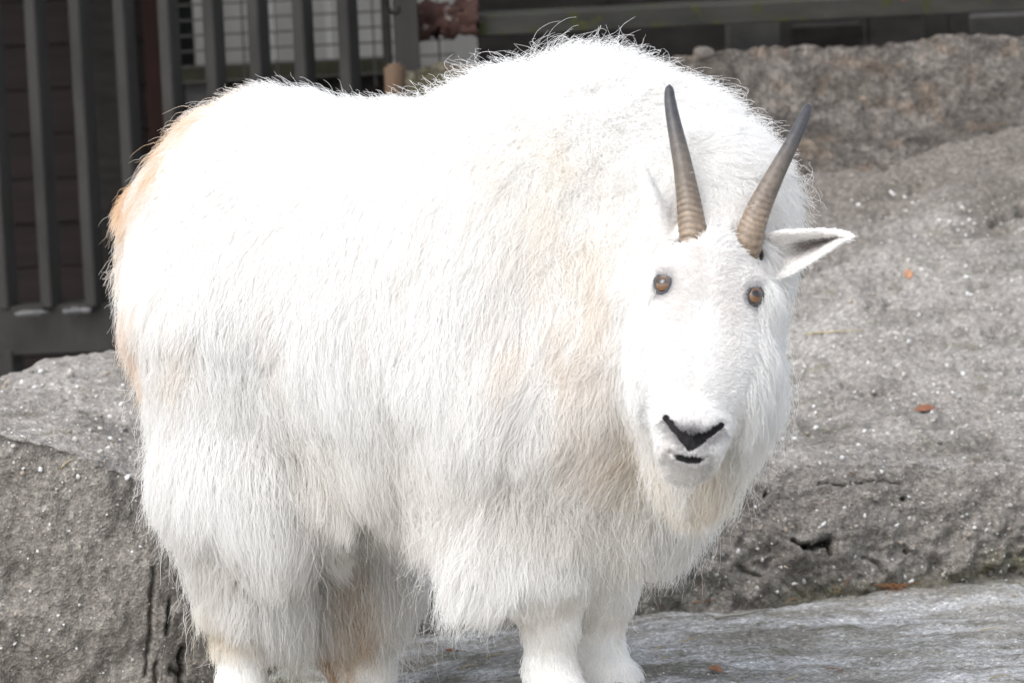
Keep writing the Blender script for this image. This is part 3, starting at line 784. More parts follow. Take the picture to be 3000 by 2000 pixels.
# eyes
M_eye, n_, l_, b_ = new_mat('eye', .06, .6)
at = nd(n_, 'ShaderNodeAttribute', attribute_name='tone'); l_.new(at.outputs['Color'], b_.inputs['Base Color'])
b_.inputs['Coat Weight'].default_value = .6; b_.inputs['Coat Roughness'].default_value = .03
M_lid = noisy_mat('eyelid skin', (.04, .038, .04), (.09, .086, .09), 300, .5, .4, .3)
EYES = []
def find_z(lx, ly, z0=.08):
    z = z0
    for _ in range(60):
        d = float(sdf(H(lx, ly, z)[None])[0])
        if d < .0005: break
        z -= max(d * .7, .0003)
    return z
for s in (-1, 1):
    lx, ly = s * .0635, -.0125
    zz = find_z(lx, ly)
    R = .0150
    gaze = normed(np.array([s * .38, .04, .92])); cl = np.array([lx, ly, zz]) - gaze * (R - .0038) + np.array([s * .001, 0, 0])
    up = np.array([0, -1., 0]); sx_ = normed(np.cross(up, gaze)); up = np.cross(gaze, sx_)
    nu, nv = 64, 48
    th = np.linspace(0, np.pi, nv) ** 1.0; ph = np.linspace(0, 2 * np.pi, nu, endpoint=False)
    TT, PP = np.meshgrid(th, ph, indexing='ij')
    ux, uy, uz = np.sin(TT) * np.cos(PP), np.sin(TT) * np.sin(PP), np.cos(TT)
    loc = cl + R * (ux[..., None] * sx_ + uy[..., None] * up + uz[..., None] * gaze)
    W = HO + loc @ HM
    F = [(i * nu + j, i * nu + (j + 1) % nu, (i + 1) * nu + (j + 1) % nu, (i + 1) * nu + j) for i in range(nv - 1) for j in range(nu)]
    e = mesh_obj('eye', W.reshape(-1, 3), F, M_eye, goat)
    rad_ = np.hypot(ux, uy)
    iris = np.array([.20, .10, .045]); col = np.zeros(W.shape) + np.array([.02, .016, .014])
    ir = sstep(.74, .66, rad_) * (uz > 0)
    streaks = 1 + .35 * vnoise(np.stack([PP * 6, rad_ * 3, np.full_like(PP, s)], -1), 1.5, 3)
    col = col * (1 - ir[..., None]) + (iris * (streaks * (.55 + .7 * rad_))[..., None]) * ir[..., None]
    pu = sstep(1.0, .8, np.sqrt((ux / .52) ** 2 + ((uy - .10) / .36) ** 2)) * (uz > 0)
    col = col * (1 - pu[..., None]) + np.array([.008, .006, .006]) * pu[..., None]
    vcol(e, 'tone', col.reshape(-1, 3))
    # lids: a dark almond rim hugging the ball
    nA, nB = 48, 10; Vl = []
    for i in range(nA):
        a = 2 * math.pi * i / nA
        ax_, ay_ = .0100 * math.cos(a), .0122 * math.sin(a) * (1.0 if math.sin(a) > 0 else 1.04)
        ctr = cl + sx_ * ax_ + up * ay_ + gaze * math.sqrt(max(R * R - ax_ ** 2 - ay_ ** 2, 0))
        outd = normed(sx_ * math.cos(a) + up * math.sin(a)); tr = .0034 if math.sin(a) > 0 else .0020
        for j in range(nB):
            b2 = 2 * math.pi * j / nB
            Vl.append(HO + (ctr + outd * (tr * math.cos(b2) + .0006) + gaze * tr * .8 * math.sin(b2)) @ HM)
    Fl = [(i * nB + j, i * nB + (j + 1) % nB, ((i + 1) % nA) * nB + (j + 1) % nB, ((i + 1) % nA) * nB + j) for i in range(nA) for j in range(nB)]
    mesh_obj('eyelid', Vl, Fl, M_lid, e)
    EYES.append((cl, gaze))

# ears: cupped leaves
M_ear, n_, l_, b_ = new_mat('ear skin', .85, .2)
at = nd(n_, 'ShaderNodeAttribute', attribute_name='tone'); l_.new(at.outputs['Color'], b_.inputs['Base Color'])
EARS = []
def make_ear(A, B, Ya, Yb, bulge, inner):
    n, m = 44, 22
    A, B = np.array(A, float), np.array(B, float); ts = np.linspace(0, 1, n)
    ca = np.linspace(0, 1, len(A))
    ea = smooth1(np.stack([np.interp(ts, ca, A[:, k]) for k in (0, 1)], 1), 7); eb = smooth1(np.stack([np.interp(ts, ca, B[:, k]) for k in (0, 1)], 1), 7)
    Vv = np.zeros((n, m, 3)); inn = np.zeros((n, m))
    for i, t in enumerate(ts):
        w = np.linalg.norm(ea[i] - eb[i]) / 2153
        for j, v in enumerate(np.linspace(0, 1, m)):
            q = ea[i] * (1 - v) + eb[i] * v; Y = Ya + (Yb - Ya) * t + bulge * math.sin(math.pi * v) ** .8 * min(w * 1.1 + .002, .03)
            Vv[i, j] = P(q[0], q[1], Y)
            inn[i, j] = sstep(.12, .3, v) * sstep(.85, .45, v) * sstep(.12, .4, t) * sstep(.95, .75, t) if inner else 0
    faces = grid_faces(n, m)
    o = mesh_obj('ear', Vv.reshape(-1, 3), faces, M_ear, goat)
    so = o.modifiers.new('thickness', 'SOLIDIFY'); so.thickness = .004; so.offset = 0
    col = np.array([.80, .76, .73]) * (1 - inn[..., None]) + np.array([.15, .12, .115]) * inn[..., None]
    vcol(o, 'tone', col.reshape(-1, 3)); EARS.append((Vv, inn, faces))
    return o
make_ear([(2235, 690), (2285, 678), (2340, 676), (2400, 674), (2450, 678), (2488, 688), (2494, 697)],
         [(2235, 815), (2285, 815), (2335, 790), (2385, 760), (2430, 728), (2470, 704), (2492, 703)], -.47, -.50, 1.0, True)
make_ear([(1945, 790), (1902, 690), (1890, 600), (1882, 550), (1876, 510), (1874, 487), (1879, 478)],
         [(2020, 760), (1990, 690), (1955, 615), (1925, 565), (1903, 522), (1888, 488), (1882, 478)], -.455, -.465, -1.0, False)

# hooves
M_hoof = noisy_mat('hoof', (.03, .027, .025), (.07, .06, .055), 60, .5, .4, .2)
for (hx_, hy_, hz_) in ((P(705, 1990, .06)[0] + .016, .045, gzh), (fx + .018, fy_ - .018, gzf), (nx + .016, -.25, gzn), (ox + .026, -.128, gzo)):
    for s in (-1, 1):
        bm = bmesh.new(); bmesh.ops.create_icosphere(bm, subdivisions=2, radius=1)
        for v in bm.verts:
            zc = max(v.co.z, -.55); k = 1.0 - .25 * max(zc, 0)
            v.co = Vector((v.co.x * .045 * k + .012 * (-zc), v.co.y * .020 * k, zc * .045))
        me = bpy.data.meshes.new('hoof'); bm.to_mesh(me); bm.free(); me.materials.append(M_hoof)
        me.polygons.foreach_set('use_smooth', [True] * len(me.polygons))
        o = bpy.data.objects.new('hoof', me); COL.objects.link(o); o.parent = goat
        o.rotation_euler = (0, 0, math.radians(-38)); lx_, ly_ = .019 * s * .61, .019 * s * .79
        o.location = (hx_ + lx_, hy_ + ly_, hz_ + .022)

# ---------------------------------------------------------------- fur
DOWN = np.array([0, 0, -1.0])
# guides read along the animal: photo spot of the lock's root, run of the lock, length, lift, curl, clumping
GUIDES = [
 (870, 290, -.5, .2, .050, .80, .3, .5), (650, 350, -.8, .4, .050, .65, .2, .5), (500, 470, -.8, .5, .050, .55, .1, .5), (400, 620, -.8, .6, .050, .5, .1, .5),
 (370, 800, -.5, .85, .055, .45, .1, .5), (420, 1000, -.3, .95, .07, .30, .1, .6), (470, 1250, -.35, .93, .08, .35, .1, .6), (520, 1450, -.35, .9, .10, .35, .1, .6),
 (590, 1650, -.25, .95, .09, .30, .1, .6), (600, 600, -.75, .6, .065, .28, .05, .5), (600, 850, -.5, .85, .07, .22, .05, .55), (600, 1100, -.3, .95, .08, .22, .05, .6),
 (620, 1350, -.22, .97, .12, .25, .05, .7), (700, 1580, .02, 1, .13, .25, .05, .7), (830, 1480, .18, 1, .16, .25, .05, .7), (900, 1600, .3, .95, .15, .25, .05, .75),
 (1000, 330, -.5, .3, .045, .8, .4, .4), (1180, 360, -.3, .2, .042, .9, .5, .4), (1100, 500, -.6, .7, .055, .35, .1, .4), (850, 480, -.7, .55, .055, .35, .1, .4),
 (900, 750, -.45, .9, .07, .22, .05, .5), (900, 1050, -.25, .97, .08, .2, .05, .6), (900, 1300, -.02, 1, .14, .25, .05, .7), (1200, 750, -.35, .93, .065, .24, .05, .5),
 (1200, 1050, -.2, .98, .08, .2, .05, .6), (1150, 1300, .02, 1, .14, .25, .05, .7), (1100, 1400, .05, 1, .12, .2, .05, .8), (1250, 1500, -.1, 1, .13, .25, .05, .7), (1250, 1350, -.1, 1, .12, .18, .05, .7),
 (1400, 260, -.2, -.1, .058, 1.0, 1.9, .5), (1700, 230, .0, -.2, .062, 1.0, 2.2, .5), (1950, 270, .2, -.1, .058, 1.0, 2.0, .5), (2120, 330, .4, .1, .058, .9, 1.5, .45),
 (2220, 450, .5, .3, .052, .8, 1.3, .45), (2280, 620, .4, .6, .045, .6, .6, .35), (1300, 320, -.4, .3, .045, .8, .6, .35),
 (1500, 380, -.3, .4, .045, .6, .5, .3), (1800, 380, 0, .4, .042, .75, .6, .3), (1700, 560, -.1, 1, .042, .45, .5, .4), (1450, 600, -.4, .9, .055, .3, .2, .4),
 (1450, 900, -.25, .95, .07, .25, .1, .5), (1700, 800, -.1, 1, .042, .4, .6, .6), (1680, 1050, -.3, .95, .05, .33, .4, .6), (1620, 1250, -.28, .95, .08, .25, .15, .65),
 (1850, 600, 0, .6, .036, .6, .6, .4), (1850, 800, -.1, .8, .038, .5, .5, .5), (1850, 1000, -.3, .9, .045, .4, .3, .6), (1830, 1250, -.25, .95, .07, .28, .1, .65),
 (1420, 1250, -.35, .93, .10, .3, .05, .65), (1420, 1450, -.5, .9, .15, .35, .05, .7), (1400, 1600, -.7, .75, .16, .45, .05, .7), (1340, 1500, -.6, .8, .14, .35, .05, .7), (1550, 1450, -.12, 1, .13, .25, .05, .65),
 (1560, 1620, -.12, 1, .10, .18, .05, .65), (1660, 1600, .08, 1, .09, .18, .05, .65), (1850, 1500, .0, 1, .085, .22, .05, .5), (1950, 1420, .2, 1, .075, .3, .05, .5), (1800, 1620, -.03, 1, .09, .2, .05, .5),
 (2280, 900, .35, .9, .045, .35, .1, .5), (2250, 1100, .3, .95, .07, .35, .05, .6), (2180, 1280, .15, 1, .09, .25, .05, .65), (2050, 1380, .0, 1, .095, .2, .05, .65), (1930, 1330, -.05, 1, .095, .25, .05, .65), (1900, 1150, -.2, 1, .06, .3, .1, .6),
]
def march(px, py):
    d = normed(P(px, py, 0) - CAM); t = 7.6
    for _ in range(90):
        q = CAM + d * t; dd = float(sdf(q[None], False)[0])
        if dd < .001: break
        t += dd * .8
        if t > 10.5: break
    if t > 10.5:                                        # a spot on the very rim: nearest body point
        ts = np.linspace(7.8, 9.6, 120); qs = CAM + d * ts[:, None]; v = sdf(qs, False); q = qs[np.argmin(v)]
        for _ in range(6): q = q - grad(q[None])[0] * float(sdf(q[None], False)[0])
    return q
GP = np.array([march(g[0], g[1]) for g in GUIDES])
GD = normed(np.array([g[2] * CR - g[3] * CU for g in GUIDES])); GV = np.array([g[4:8] for g in GUIDES])
BODY_AX = normed(np.array([.81, -.59, 0.0])); BODY_C = np.array([-.1, -.02, .6]); SIDE = np.array([.59, .81, 0])
# the hidden side carries the same coat, mirrored
mp_ = GP - 2 * ((GP - BODY_C) @ SIDE)[:, None] * SIDE; md_ = GD - 2 * (GD @ SIDE)[:, None] * SIDE
keep = (GP[:, 2] < .85) & ((GP - BODY_C) @ SIDE < -.05) & (np.array([g[0] for g in GUIDES]) < 1750)
GP = np.concatenate([GP, mp_[keep]]); GD = np.concatenate([GD, md_[keep]]); GV = np.concatenate([GV, GV[keep]])

def guide_field(p):
    D, Vv = np.zeros_like(p), np.zeros((len(p), 4))
    for c in np.array_split(np.arange(len(p)), max(1, len(p) // 20000)):
        d2 = ((p[c][:, None] - GP[None]) ** 2).sum(-1); w = 1 / (d2 + 4e-4) ** 2.2; w /= w.sum(1, keepdims=True)
        D[c] = w @ GD; Vv[c] = w @ GV
    return D, Vv

def sample_mesh(Vt, Vn, tris, n, weight):
    a, b, c = Vt[tris[:, 0]], Vt[tris[:, 1]], Vt[tris[:, 2]]
    ar = .5 * np.linalg.norm(np.cross(b - a, c - a), axis=1) * weight
    t = rng.choice(len(tris), n, p=ar / ar.sum())
    u, v = rng.random(n), rng.random(n); f = u + v > 1; u[f], v[f] = 1 - u[f], 1 - v[f]
    p = a[t] + u[:, None] * (b[t] - a[t]) + v[:, None] * (c[t] - a[t])
    nn = normed(Vn[tris[t, 0]] * (1 - u - v)[:, None] + Vn[tris[t, 1]] * u[:, None] + Vn[tris[t, 2]] * v[:, None])
    return p, nn, t

def grow(root, n, t, L, lift, curl, clump, grav, K, clump_n, jit=.28, curl_r=.006, turns=1.3):
    N = len(root); s = np.linspace(0, 1, K)
    ang = jit * rng.normal(size=N) + .35 * fbm(root, 16, 2, 5) + .3 * vnoise(root, 50, 9)
    b = np.cross(n, t); t = t * np.cos(ang)[:, None] + b * np.sin(ang)[:, None]
    lift = np.clip(lift * (1 + .3 * rng.normal(size=N)) + .06 * vnoise(root, 30, 14), .05, 1.3)
    pts = np.zeros((N, K, 3)); pts[:, 0] = root
    for k in range(1, K):
        sk = s[k]
        d = n * (lift * (1.25 - .75 * sk))[:, None] + t * (1.05 - .55 * lift + .3 * sk)[:, None] + DOWN * (grav * sk)[:, None]
        pts[:, k] = pts[:, k - 1] + normed(d) * (L / (K - 1))[:, None]
    # curl
    b = np.cross(n, t); ph = rng.random(N) * 6.28; fr = turns * (.7 + .6 * rng.random(N)) * 6.28
    amp = curl * curl_r * (.6 + .8 * rng.random(N))
    a_ = ph[:, None] + fr[:, None] * s[None]; w = amp[:, None] * s[None] ** .8
    pts += (w * (np.cos(a_) - np.cos(ph)[:, None]))[..., None] * b[:, None] + (w * (np.sin(a_) - np.sin(ph)[:, None]))[..., None] * (t[:, None] * .7 + n[:, None] * .5)
    # slow waves running through neighbouring locks
    b = np.cross(n, t); wv = (.045 * L)[:, None] * np.sin(6.28 * (.9 * s[None] + vnoise(root, 28, 61)[:, None] * 1.2 + .25 * rng.random(N)[:, None])) * s[None]
    pts += wv[..., None] * b[:, None] * 1.6
    # small wander
    wn_ = .0021 * np.cumsum(rng.normal(size=(N, K, 3)), axis=1) * (L / .08)[:, None, None]; wn_[:, 0] = 0; pts += wn_
    # locks
    if clump_n:
        for (cn, strength, pw, spread) in clump_n:
            ci = rng.choice(N, max(2, cn), replace=False); kd = KDTree(len(ci))
            for i, j in enumerate(ci): kd.insert(Vector(root[j]), i)
            kd.balance()
            near = np.array([ci[kd.find(Vector(r))[1]] for r in root])
            off = (root - root[near])[:, None] * (spread + (1 - spread) * (1 - s[None, :, None]))
            tgt = pts[near] - root[near][:, None] + root[near][:, None] + off
            wc = (clump * strength)[:, None] * s[None] ** pw
            same = L[near] / np.maximum(L, 1e-4); wc = wc * np.where((same > .6) & (same < 1.7), 1, .2)[:, None]
            pts = pts + wc[..., None] * (tgt - pts)
    return pts

def push_out(pts, off=.0015):
    N, K, _ = pts.shape; flat = pts[:, 1:].reshape(-1, 3).copy()
    d = trilin(FG, flat)
    m = d < off
    if m.any():
        q = flat[m]; flat[m] = q + normed(trilin(FGR, q)) * np.clip(off - d[m], 0, .03)[:, None]
    pts[:, 1:] = flat.reshape(N, K - 1, 3); return pts

# hair shading: pale, mostly scattering fibres with a soft sheen
def hair_mat(name, rough=.5):
    m = bpy.data.materials.new(name); m.use_nodes = True; n, l = m.node_tree.nodes, m.node_tree.links
    n.remove(n['Principled BSDF'])
    at = nd(n, 'ShaderNodeAttribute', attribute_name='tone')
    df = nd(n, 'ShaderNodeBsdfDiffuse'); tr = nd(n, 'ShaderNodeBsdfTranslucent'); l.new(at.outputs['Color'], df.inputs[0]); l.new(at.outputs['Color'], tr.inputs[0])
    mx = n.new('ShaderNodeMixShader'); mx.inputs[0].default_value = .5; l.new(df.outputs[0], mx.inputs[1]); l.new(tr.outputs[0], mx.inputs[2])
    l.new(mx.outputs[0], n['Material Output'].inputs[0]); return m
M_hair = hair_mat('goat hair')

def make_curves(name, pts, r_root, r_tip, cols, parent):
    # no hair runs through or across a horn
    hit = np.zeros(len(pts), bool); near = np.where(np.linalg.norm(pts[:, 0] - H(0, -.12, -.05), axis=1) < .28)[0]
    if name != 'ear_hair' and len(near):
        q = pts[near]
        for (C, R) in horn_full:
            for i in range(16, len(C), 7):
                hit[near] |= (np.linalg.norm(q - C[i], axis=2) < R[i] + .003).any(1)
    if name in ('face_hair', 'coat', 'stray_hair'):
        for (cl, gz) in EYES:
            e_ = H(*(cl + gz * .014)); hit[near] |= (np.linalg.norm(pts[near] - e_, axis=2) < .0105).any(1)
    ok = ~hit; pts, r_root, r_tip, cols = pts[ok], r_root[ok], r_tip[ok], cols[ok]
    N, K, _ = pts.shape
    hc = bpy.data.hair_curves.new(name); hc.add_curves([K] * N)
    hc.attributes['position'].data.foreach_set('vector', pts.astype(np.float32).ravel())
    s = np.linspace(0, 1, K)
    rad = r_root[:, None] * (1 - s[None] ** 1.5) + r_tip[:, None] * s[None] ** 1.5
    ra = hc.attributes.get('radius') or hc.attributes.new('radius', 'FLOAT', 'POINT')
    ra.data.foreach_set('value', rad.astype(np.float32).ravel())
    ca = hc.attributes.new('tone', 'FLOAT_COLOR', 'CURVE')
    c4 = np.ones((N, 4), np.float32); c4[:, :3] = cols; ca.data.foreach_set('color', c4.ravel())
    o = link(name, hc, M_hair, parent); o['kind'] = 'stuff'; return o

WHITE = np.array([.945, .94, .928])
def gauss(p, c, r): return np.exp(-((p - c) ** 2).sum(-1) / (r * r))
STAINS = [  # place, reach, pigment, strength
 ((325, 540), .075, (.80, .55, .30), .85), ((390, 425), .065, (.78, .53, .28), .85), ((490, 350), .05, (.80, .57, .33), .75), ((600, 285), .05, (.80, .58, .34), .85), ((325, 680), .07, (.88, .74, .57), .5),
 ((370, 950), .06, (.80, .60, .42), .7), ((395, 1080), .05, (.80, .60, .42), .65), ((520, 950), .03, (.86, .74, .62), .2), ((530, 1060), .03, (.86, .74, .62), .2), ((1080, 1740), .09, (.66, .54, .40), .5), ((1035, 1630), .05, (.55, .41, .26), .6),
 ((580, 1800), .05, (.80, .64, .36), .7), ((650, 1870), .04, (.80, .66, .42), .4),
 ((1690, 800), .10, (.82, .71, .58), .17), ((1650, 1000), .09, (.80, .69, .58), .17), ((1560, 950), .06, (.84, .74, .64), .08), ((1700, 1150), .08, (.82, .73, .65), .15), ((1600, 500), .08, (.92, .84, .70), .2), ((1790, 1250), .07, (.80, .73, .66), .2),
 ((2025, 1400), .045, (.80, .64, .38), .5), ((1900, 1330), .045, (.84, .7, .48), .3), ((2130, 1380), .045, (.84, .7, .48), .3),
 ((955, 1960), .05, (.55, .32, .10), .95), ((945, 1880), .05, (.6, .40, .18), .6)]
STP = [march(a[0], a[1]) for a, *_ in STAINS]
def pigment(p, n):
    c = np.broadcast_to(WHITE, p.shape).copy()
    mott = np.clip(.55 + .75 * fbm(p * np.array([1, 1, .55]), 26, 3, 33) + .5 * vnoise(p * np.array([1, 1, .5]), 90, 35), .05, 1.5)
    for (q, r, col, a), sp_ in zip(STAINS, STP):
        w = np.clip(a * gauss(p, sp_, r) * mott * 1.15, 0, .97)[:, None]; c = c * (1 - w) + np.array(col) * w
    # undersides are stained yellowish
    un = (sstep(.1, -.6, n[:, 2]) * sstep(.6, .4, p[:, 2]))[:, None] * .12; c = c * (1 - un) + np.array([.70, .58, .42]) * un
    # speckled dirt in the long coat
    dt = np.clip((fbm(p * np.array([1, 1, .5]), 34, 3, 91) - .45) * .3, 0, .09)[:, None]; c = c * (1 - dt) + np.array([.62, .5, .4]) * dt
    return c

tris_l = []
body_me.calc_loop_triangles(); T3 = np.empty(len(body_me.loop_triangles) * 3, np.int32); body_me.loop_triangles.foreach_get('vertices', T3); T3 = T3.reshape(-1, 3)
cen = V[T3].mean(1); cn_ = normed(VN[T3].mean(1)); view = normed(CAM - cen); facing = (cn_ * view).sum(1)
loc_h = to_head(cen)
def face_weight(l):
    """1 on the short-haired face, 0 on the coat"""
    inb = sstep(-.115, -.085, l[:, 2] + .25 * np.clip(l[:, 1], 0, .3)) * sstep(.078, .066, np.abs(l[:, 0])) * sstep(-.125, -.105, l[:, 1]) * sstep(.252, .244, l[:, 1])
    return inb
fh = (cen[:, 1] > .03) & (cen[:, 0] > -.36) & (cen[:, 0] < -.08) & (cen[:, 2] < .4)
fw = face_weight(loc_h); vis = np.where(facing > -.35, 1.0, .3)
legz = np.interp(cen[:, 0], [-.25, -.12], [.10, .20])
legz = np.where(fh, .035, legz)
N_COAT, N_FACE, N_LEG = 235000, 60000, 18000

# bare skin: nose, mouth, horn foot, eyes
def bare(p):
    l = to_head(p); m = np.zeros(len(p), bool)
    q = l[:, :2]; front = l[:, 2] > -.07
    dn = np.minimum(d_poly(q, NOST[0]), d_poly(q, NOST[1]))
    m |= front & (np.minimum(dn, d_poly(q, PAD) - .003) < .0055); m |= front & (d_poly(q, PHIL) < .004); m |= front & (d_poly(q, MOUTH) + .003 * (np.abs(q[:, 0]) / .025) ** 3 < .0042)
    for (cl, gz) in EYES: m |= np.linalg.norm(l - cl, axis=1) < .0172
    for (C, R) in horn_axes:
        for i in range(0, 50, 5): m |= np.linalg.norm(p - C[i], axis=1) < R[i] + .0003
    for gq in GLANDS: m |= np.linalg.norm(p - gq, axis=1) < .0085
    return m

GLANDS = [march(a, b) for a, b in ((2090, 668), (2137, 676), (1984, 712), (2232, 742))]
# skin tone on the body mesh (pigment of the skin itself)
lv = to_head(V); tone = pigment(V, VN) * np.array([.92, .9, .88])
q = lv[:, :2]; front = (lv[:, 2] > -.075) & (np.abs(lv[:, 0]) < .08)
dn = np.minimum(np.minimum(np.minimum(d_poly(q, NOST[0]), d_poly(q, NOST[1])), d_poly(q, PHIL) + .003), d_poly(q, PAD) - .0035)
blk = (sstep(.0098, .0058, dn) * front)[:, None]; tone = tone * (1 - blk) + np.array([.012, .011, .013]) * blk
mk = (sstep(.0066, .0038, d_poly(q, MOUTH) + .003 * (np.abs(q[:, 0]) / .025) ** 3) * front)[:, None]; tone = tone * (1 - mk) + np.array([.015, .014, .015]) * mk
for (C, R) in horn_axes:
    for i in (10, 16, 22):
        w = sstep(R[i] + .007, R[i] + .002, np.linalg.norm(V - C[i], axis=1))[:, None] * .5; tone = tone * (1 - w) + np.array([.06, .045, .045]) * w
for gq in GLANDS:
    w = sstep(.013, .008, np.linalg.norm(V - gq, axis=1))[:, None] * .9; tone = tone * (1 - w) + np.array([.05, .04, .045]) * w
for (cl, gz) in EYES:
    w = sstep(.0205, .0178, np.linalg.norm(lv - cl, axis=1))[:, None] * .9; tone = tone * (1 - w) + np.array([.09, .085, .09]) * w
vcol(body, 'tone', tone)

# 1. long coat
p, n, _t = sample_mesh(V, VN, T3, N_COAT, vis * (1 - fw) * (cen[:, 2] > legz))
D, gv = guide_field(p)
t = normed(D - (D * n).sum(1)[:, None] * n + 1e-5)
L = gv[:, 0] * (.62 + .5 * rng.random(len(p))) * (1 + .25 * fbm(p, 12, 2, 44))
lw_ = np.where(rng.random(len(p)) < .03, 1.35, 1.0); L = L * lw_
edge_h = sstep(.03, .10, cen[_t][:, 2] - legz[_t]) * .6 + .4; L = L * edge_h
L = np.where(fh[_t], L * (.28 + .72 * sstep(.05, .22, p[:, 2])), L)
pts = grow(p, n, t, L, gv[:, 1], gv[:, 2], gv[:, 3] * 1.0, .25 + .5 * (1 - gv[:, 1]).clip(0, 1) + 1.0 * sstep(.075, .12, gv[:, 0]), 10, [(N_COAT // 55, .5, 1.3, .3), (N_COAT // 1000, .55, 1.3, .4)], curl_r=.0075)
pts = push_out(pts)
cols = pigment(p, n) * (1 + .05 * rng.normal(size=len(p)))[:, None].clip(.85, 1.1)
make_curves('coat', pts, np.full(len(p), .00038), np.full(len(p), .00013), np.clip(cols, 0, .965), goat)

# 1b. fine stray hairs standing proud of the coat
N_STRAY = 11000
p, n, _t = sample_mesh(V, VN, T3, N_STRAY, vis * (1 - fw) * (cen[:, 2] > legz + .06))
D, gv = guide_field(p); t = normed(D - (D * n).sum(1)[:, None] * n + 1e-5)
L = gv[:, 0] * (.75 + .4 * rng.random(len(p)))
pts = grow(p, n, t, L, np.clip(gv[:, 1] + .12, 0, 1.1), gv[:, 2] + .35, np.zeros(len(p)), .2 + .5 * (1 - gv[:, 1]).clip(0, 1), 11, None, jit=.5, curl_r=.008, turns=1.0)
pts = push_out(pts)
make_curves('stray_hair', pts, np.full(len(p), .00026), np.full(len(p), .00012), np.clip(pigment(p, n), 0, .965), goat)

# 1c. loose curls along the woolly hump and nape
hm_w = sstep(.70, .86, cen[:, 2]) * sstep(-.18, -.02, cen[:, 0]) * (cn_[:, 2] > -.1)
p, n, _t = sample_mesh(V, VN, T3, 3600, hm_w * (1 - fw))
D, gv = guide_field(p); t = normed(D - (D * n).sum(1)[:, None] * n + rng.normal(size=p.shape) * .6 + 1e-5); t = normed(t - (t * n).sum(1)[:, None] * n)
L = .062 * (.6 + .55 * rng.random(len(p)))
pts = grow(p, n, t, L, np.full(len(p), .95), 1.6 + rng.random(len(p)), np.full(len(p), .8), np.full(len(p), .12), 16, [(300, .75, 1.2, .2)], jit=.5, curl_r=.0085, turns=1.5)
make_curves('wool_curl', pts, np.full(len(p), .00025), np.full(len(p), .00014), np.clip(pigment(p, n), 0, .965), goat)

# 2. short face hair
p, n, _t = sample_mesh(V, VN, T3, N_FACE, np.where(facing > -.2, 1, .2) * np.clip(fw, 0, 1) * (fw > .02))
kp = ~bare(p); p, n = p[kp], n[kp]; l = to_head(p)
side = np.clip(l[:, 0] / .05, -1, 1); bk = sstep(-.03, -.08, l[:, 2])
dl = np.stack([side * .9, np.where(l[:, 1] < .16, -.15 + .9 * bk, .55), -.35 - .4 * bk], 1) @ HM
t = normed(dl - (dl * n).sum(1)[:, None] * n + 1e-5)
L = (.0085 + .026 * bk + .006 * sstep(-.03, -.09, l[:, 1]) + .004 * sstep(.23, .26, l[:, 1])) * (.7 + .6 * rng.random(len(p)))
q = l[:, :2]; dn = np.minimum(d_poly(q, NOST[0]), d_poly(q, NOST[1])); L = L * (.5 + .5 * sstep(.004, .016, np.minimum(dn, d_poly(q, MOUTH) + .002)))
de = np.min([np.linalg.norm(l - cl, axis=1) for cl, _ in EYES], axis=0); L = L * (.4 + .6 * sstep(.017, .03, de))
pts = grow(p, n, t, L, np.full(len(p), .5), np.full(len(p), .15), np.full(len(p), .45), np.full(len(p), .1), 5, [(len(p) // 30, .6, 1.2, .3)], curl_r=.003)
cols = pigment(p, n) * np.array([.975, .975, .98])
gy_ = (np.exp(-((l[:, 0] / .017) ** 2 + ((l[:, 1] - .203) / .015) ** 2)) * .97 * (l[:, 2] > -.05))[:, None]; cols = cols * (1 - gy_) + np.array([.09, .085, .10]) * gy_
gb = (np.maximum(sstep(.018, .004, dn) * (l[:, 1] > .185), .45 * sstep(.011, .004, d_poly(q, MOUTH))) * (l[:, 2] > -.06) * .6)[:, None]; cols = cols * (1 - gb) + np.array([.22, .2, .2]) * gb
br = (np.exp(-((l[:, 1] + .03) / .06) ** 2) * .10 + .10 * np.exp(-((l[:, 1] - .05) / .06) ** 2) * np.exp(-((np.abs(l[:, 0]) - .035) / .016) ** 2))[:, None]; cols = cols * (1 - br) + np.array([.5, .42, .36]) * br  # beige forehead, plus shade beside the nose bridge painted into the hair colour
dk = (sstep(.030, .018, de) * .45)[:, None]; cols = cols * (1 - dk) + np.array([.3, .28, .3]) * dk
cols *= (1 + .05 * rng.normal(size=len(p)))[:, None].clip(.85, 1.1)
make_curves('face_hair', pts, np.full(len(p), .0005), np.full(len(p), .0002), np.clip(cols, 0, .965), goat)

# 3. short leg hair
p, n, _t = sample_mesh(V, VN, T3, N_LEG, 1.0 * (cen[:, 2] <= legz + .02))
t = normed(DOWN + .3 * n * 0 - (n @ DOWN)[:, None] * n)
L = .017 * (.6 + .7 * rng.random(len(p)))
pts = grow(p, n, t, L, np.full(len(p), .35), np.full(len(p), .1), np.full(len(p), .5), np.full(len(p), .2), 5, [(len(p) // 25, .6, 1.2, .3)], curl_r=.003)
cols = pigment(p, n) * (1 + .05 * rng.normal(size=len(p)))[:, None].clip(.85, 1.1)
make_curves('leg_hair', pts, np.full(len(p), .0006), np.full(len(p), .0002), np.clip(cols, 0, .965), goat)

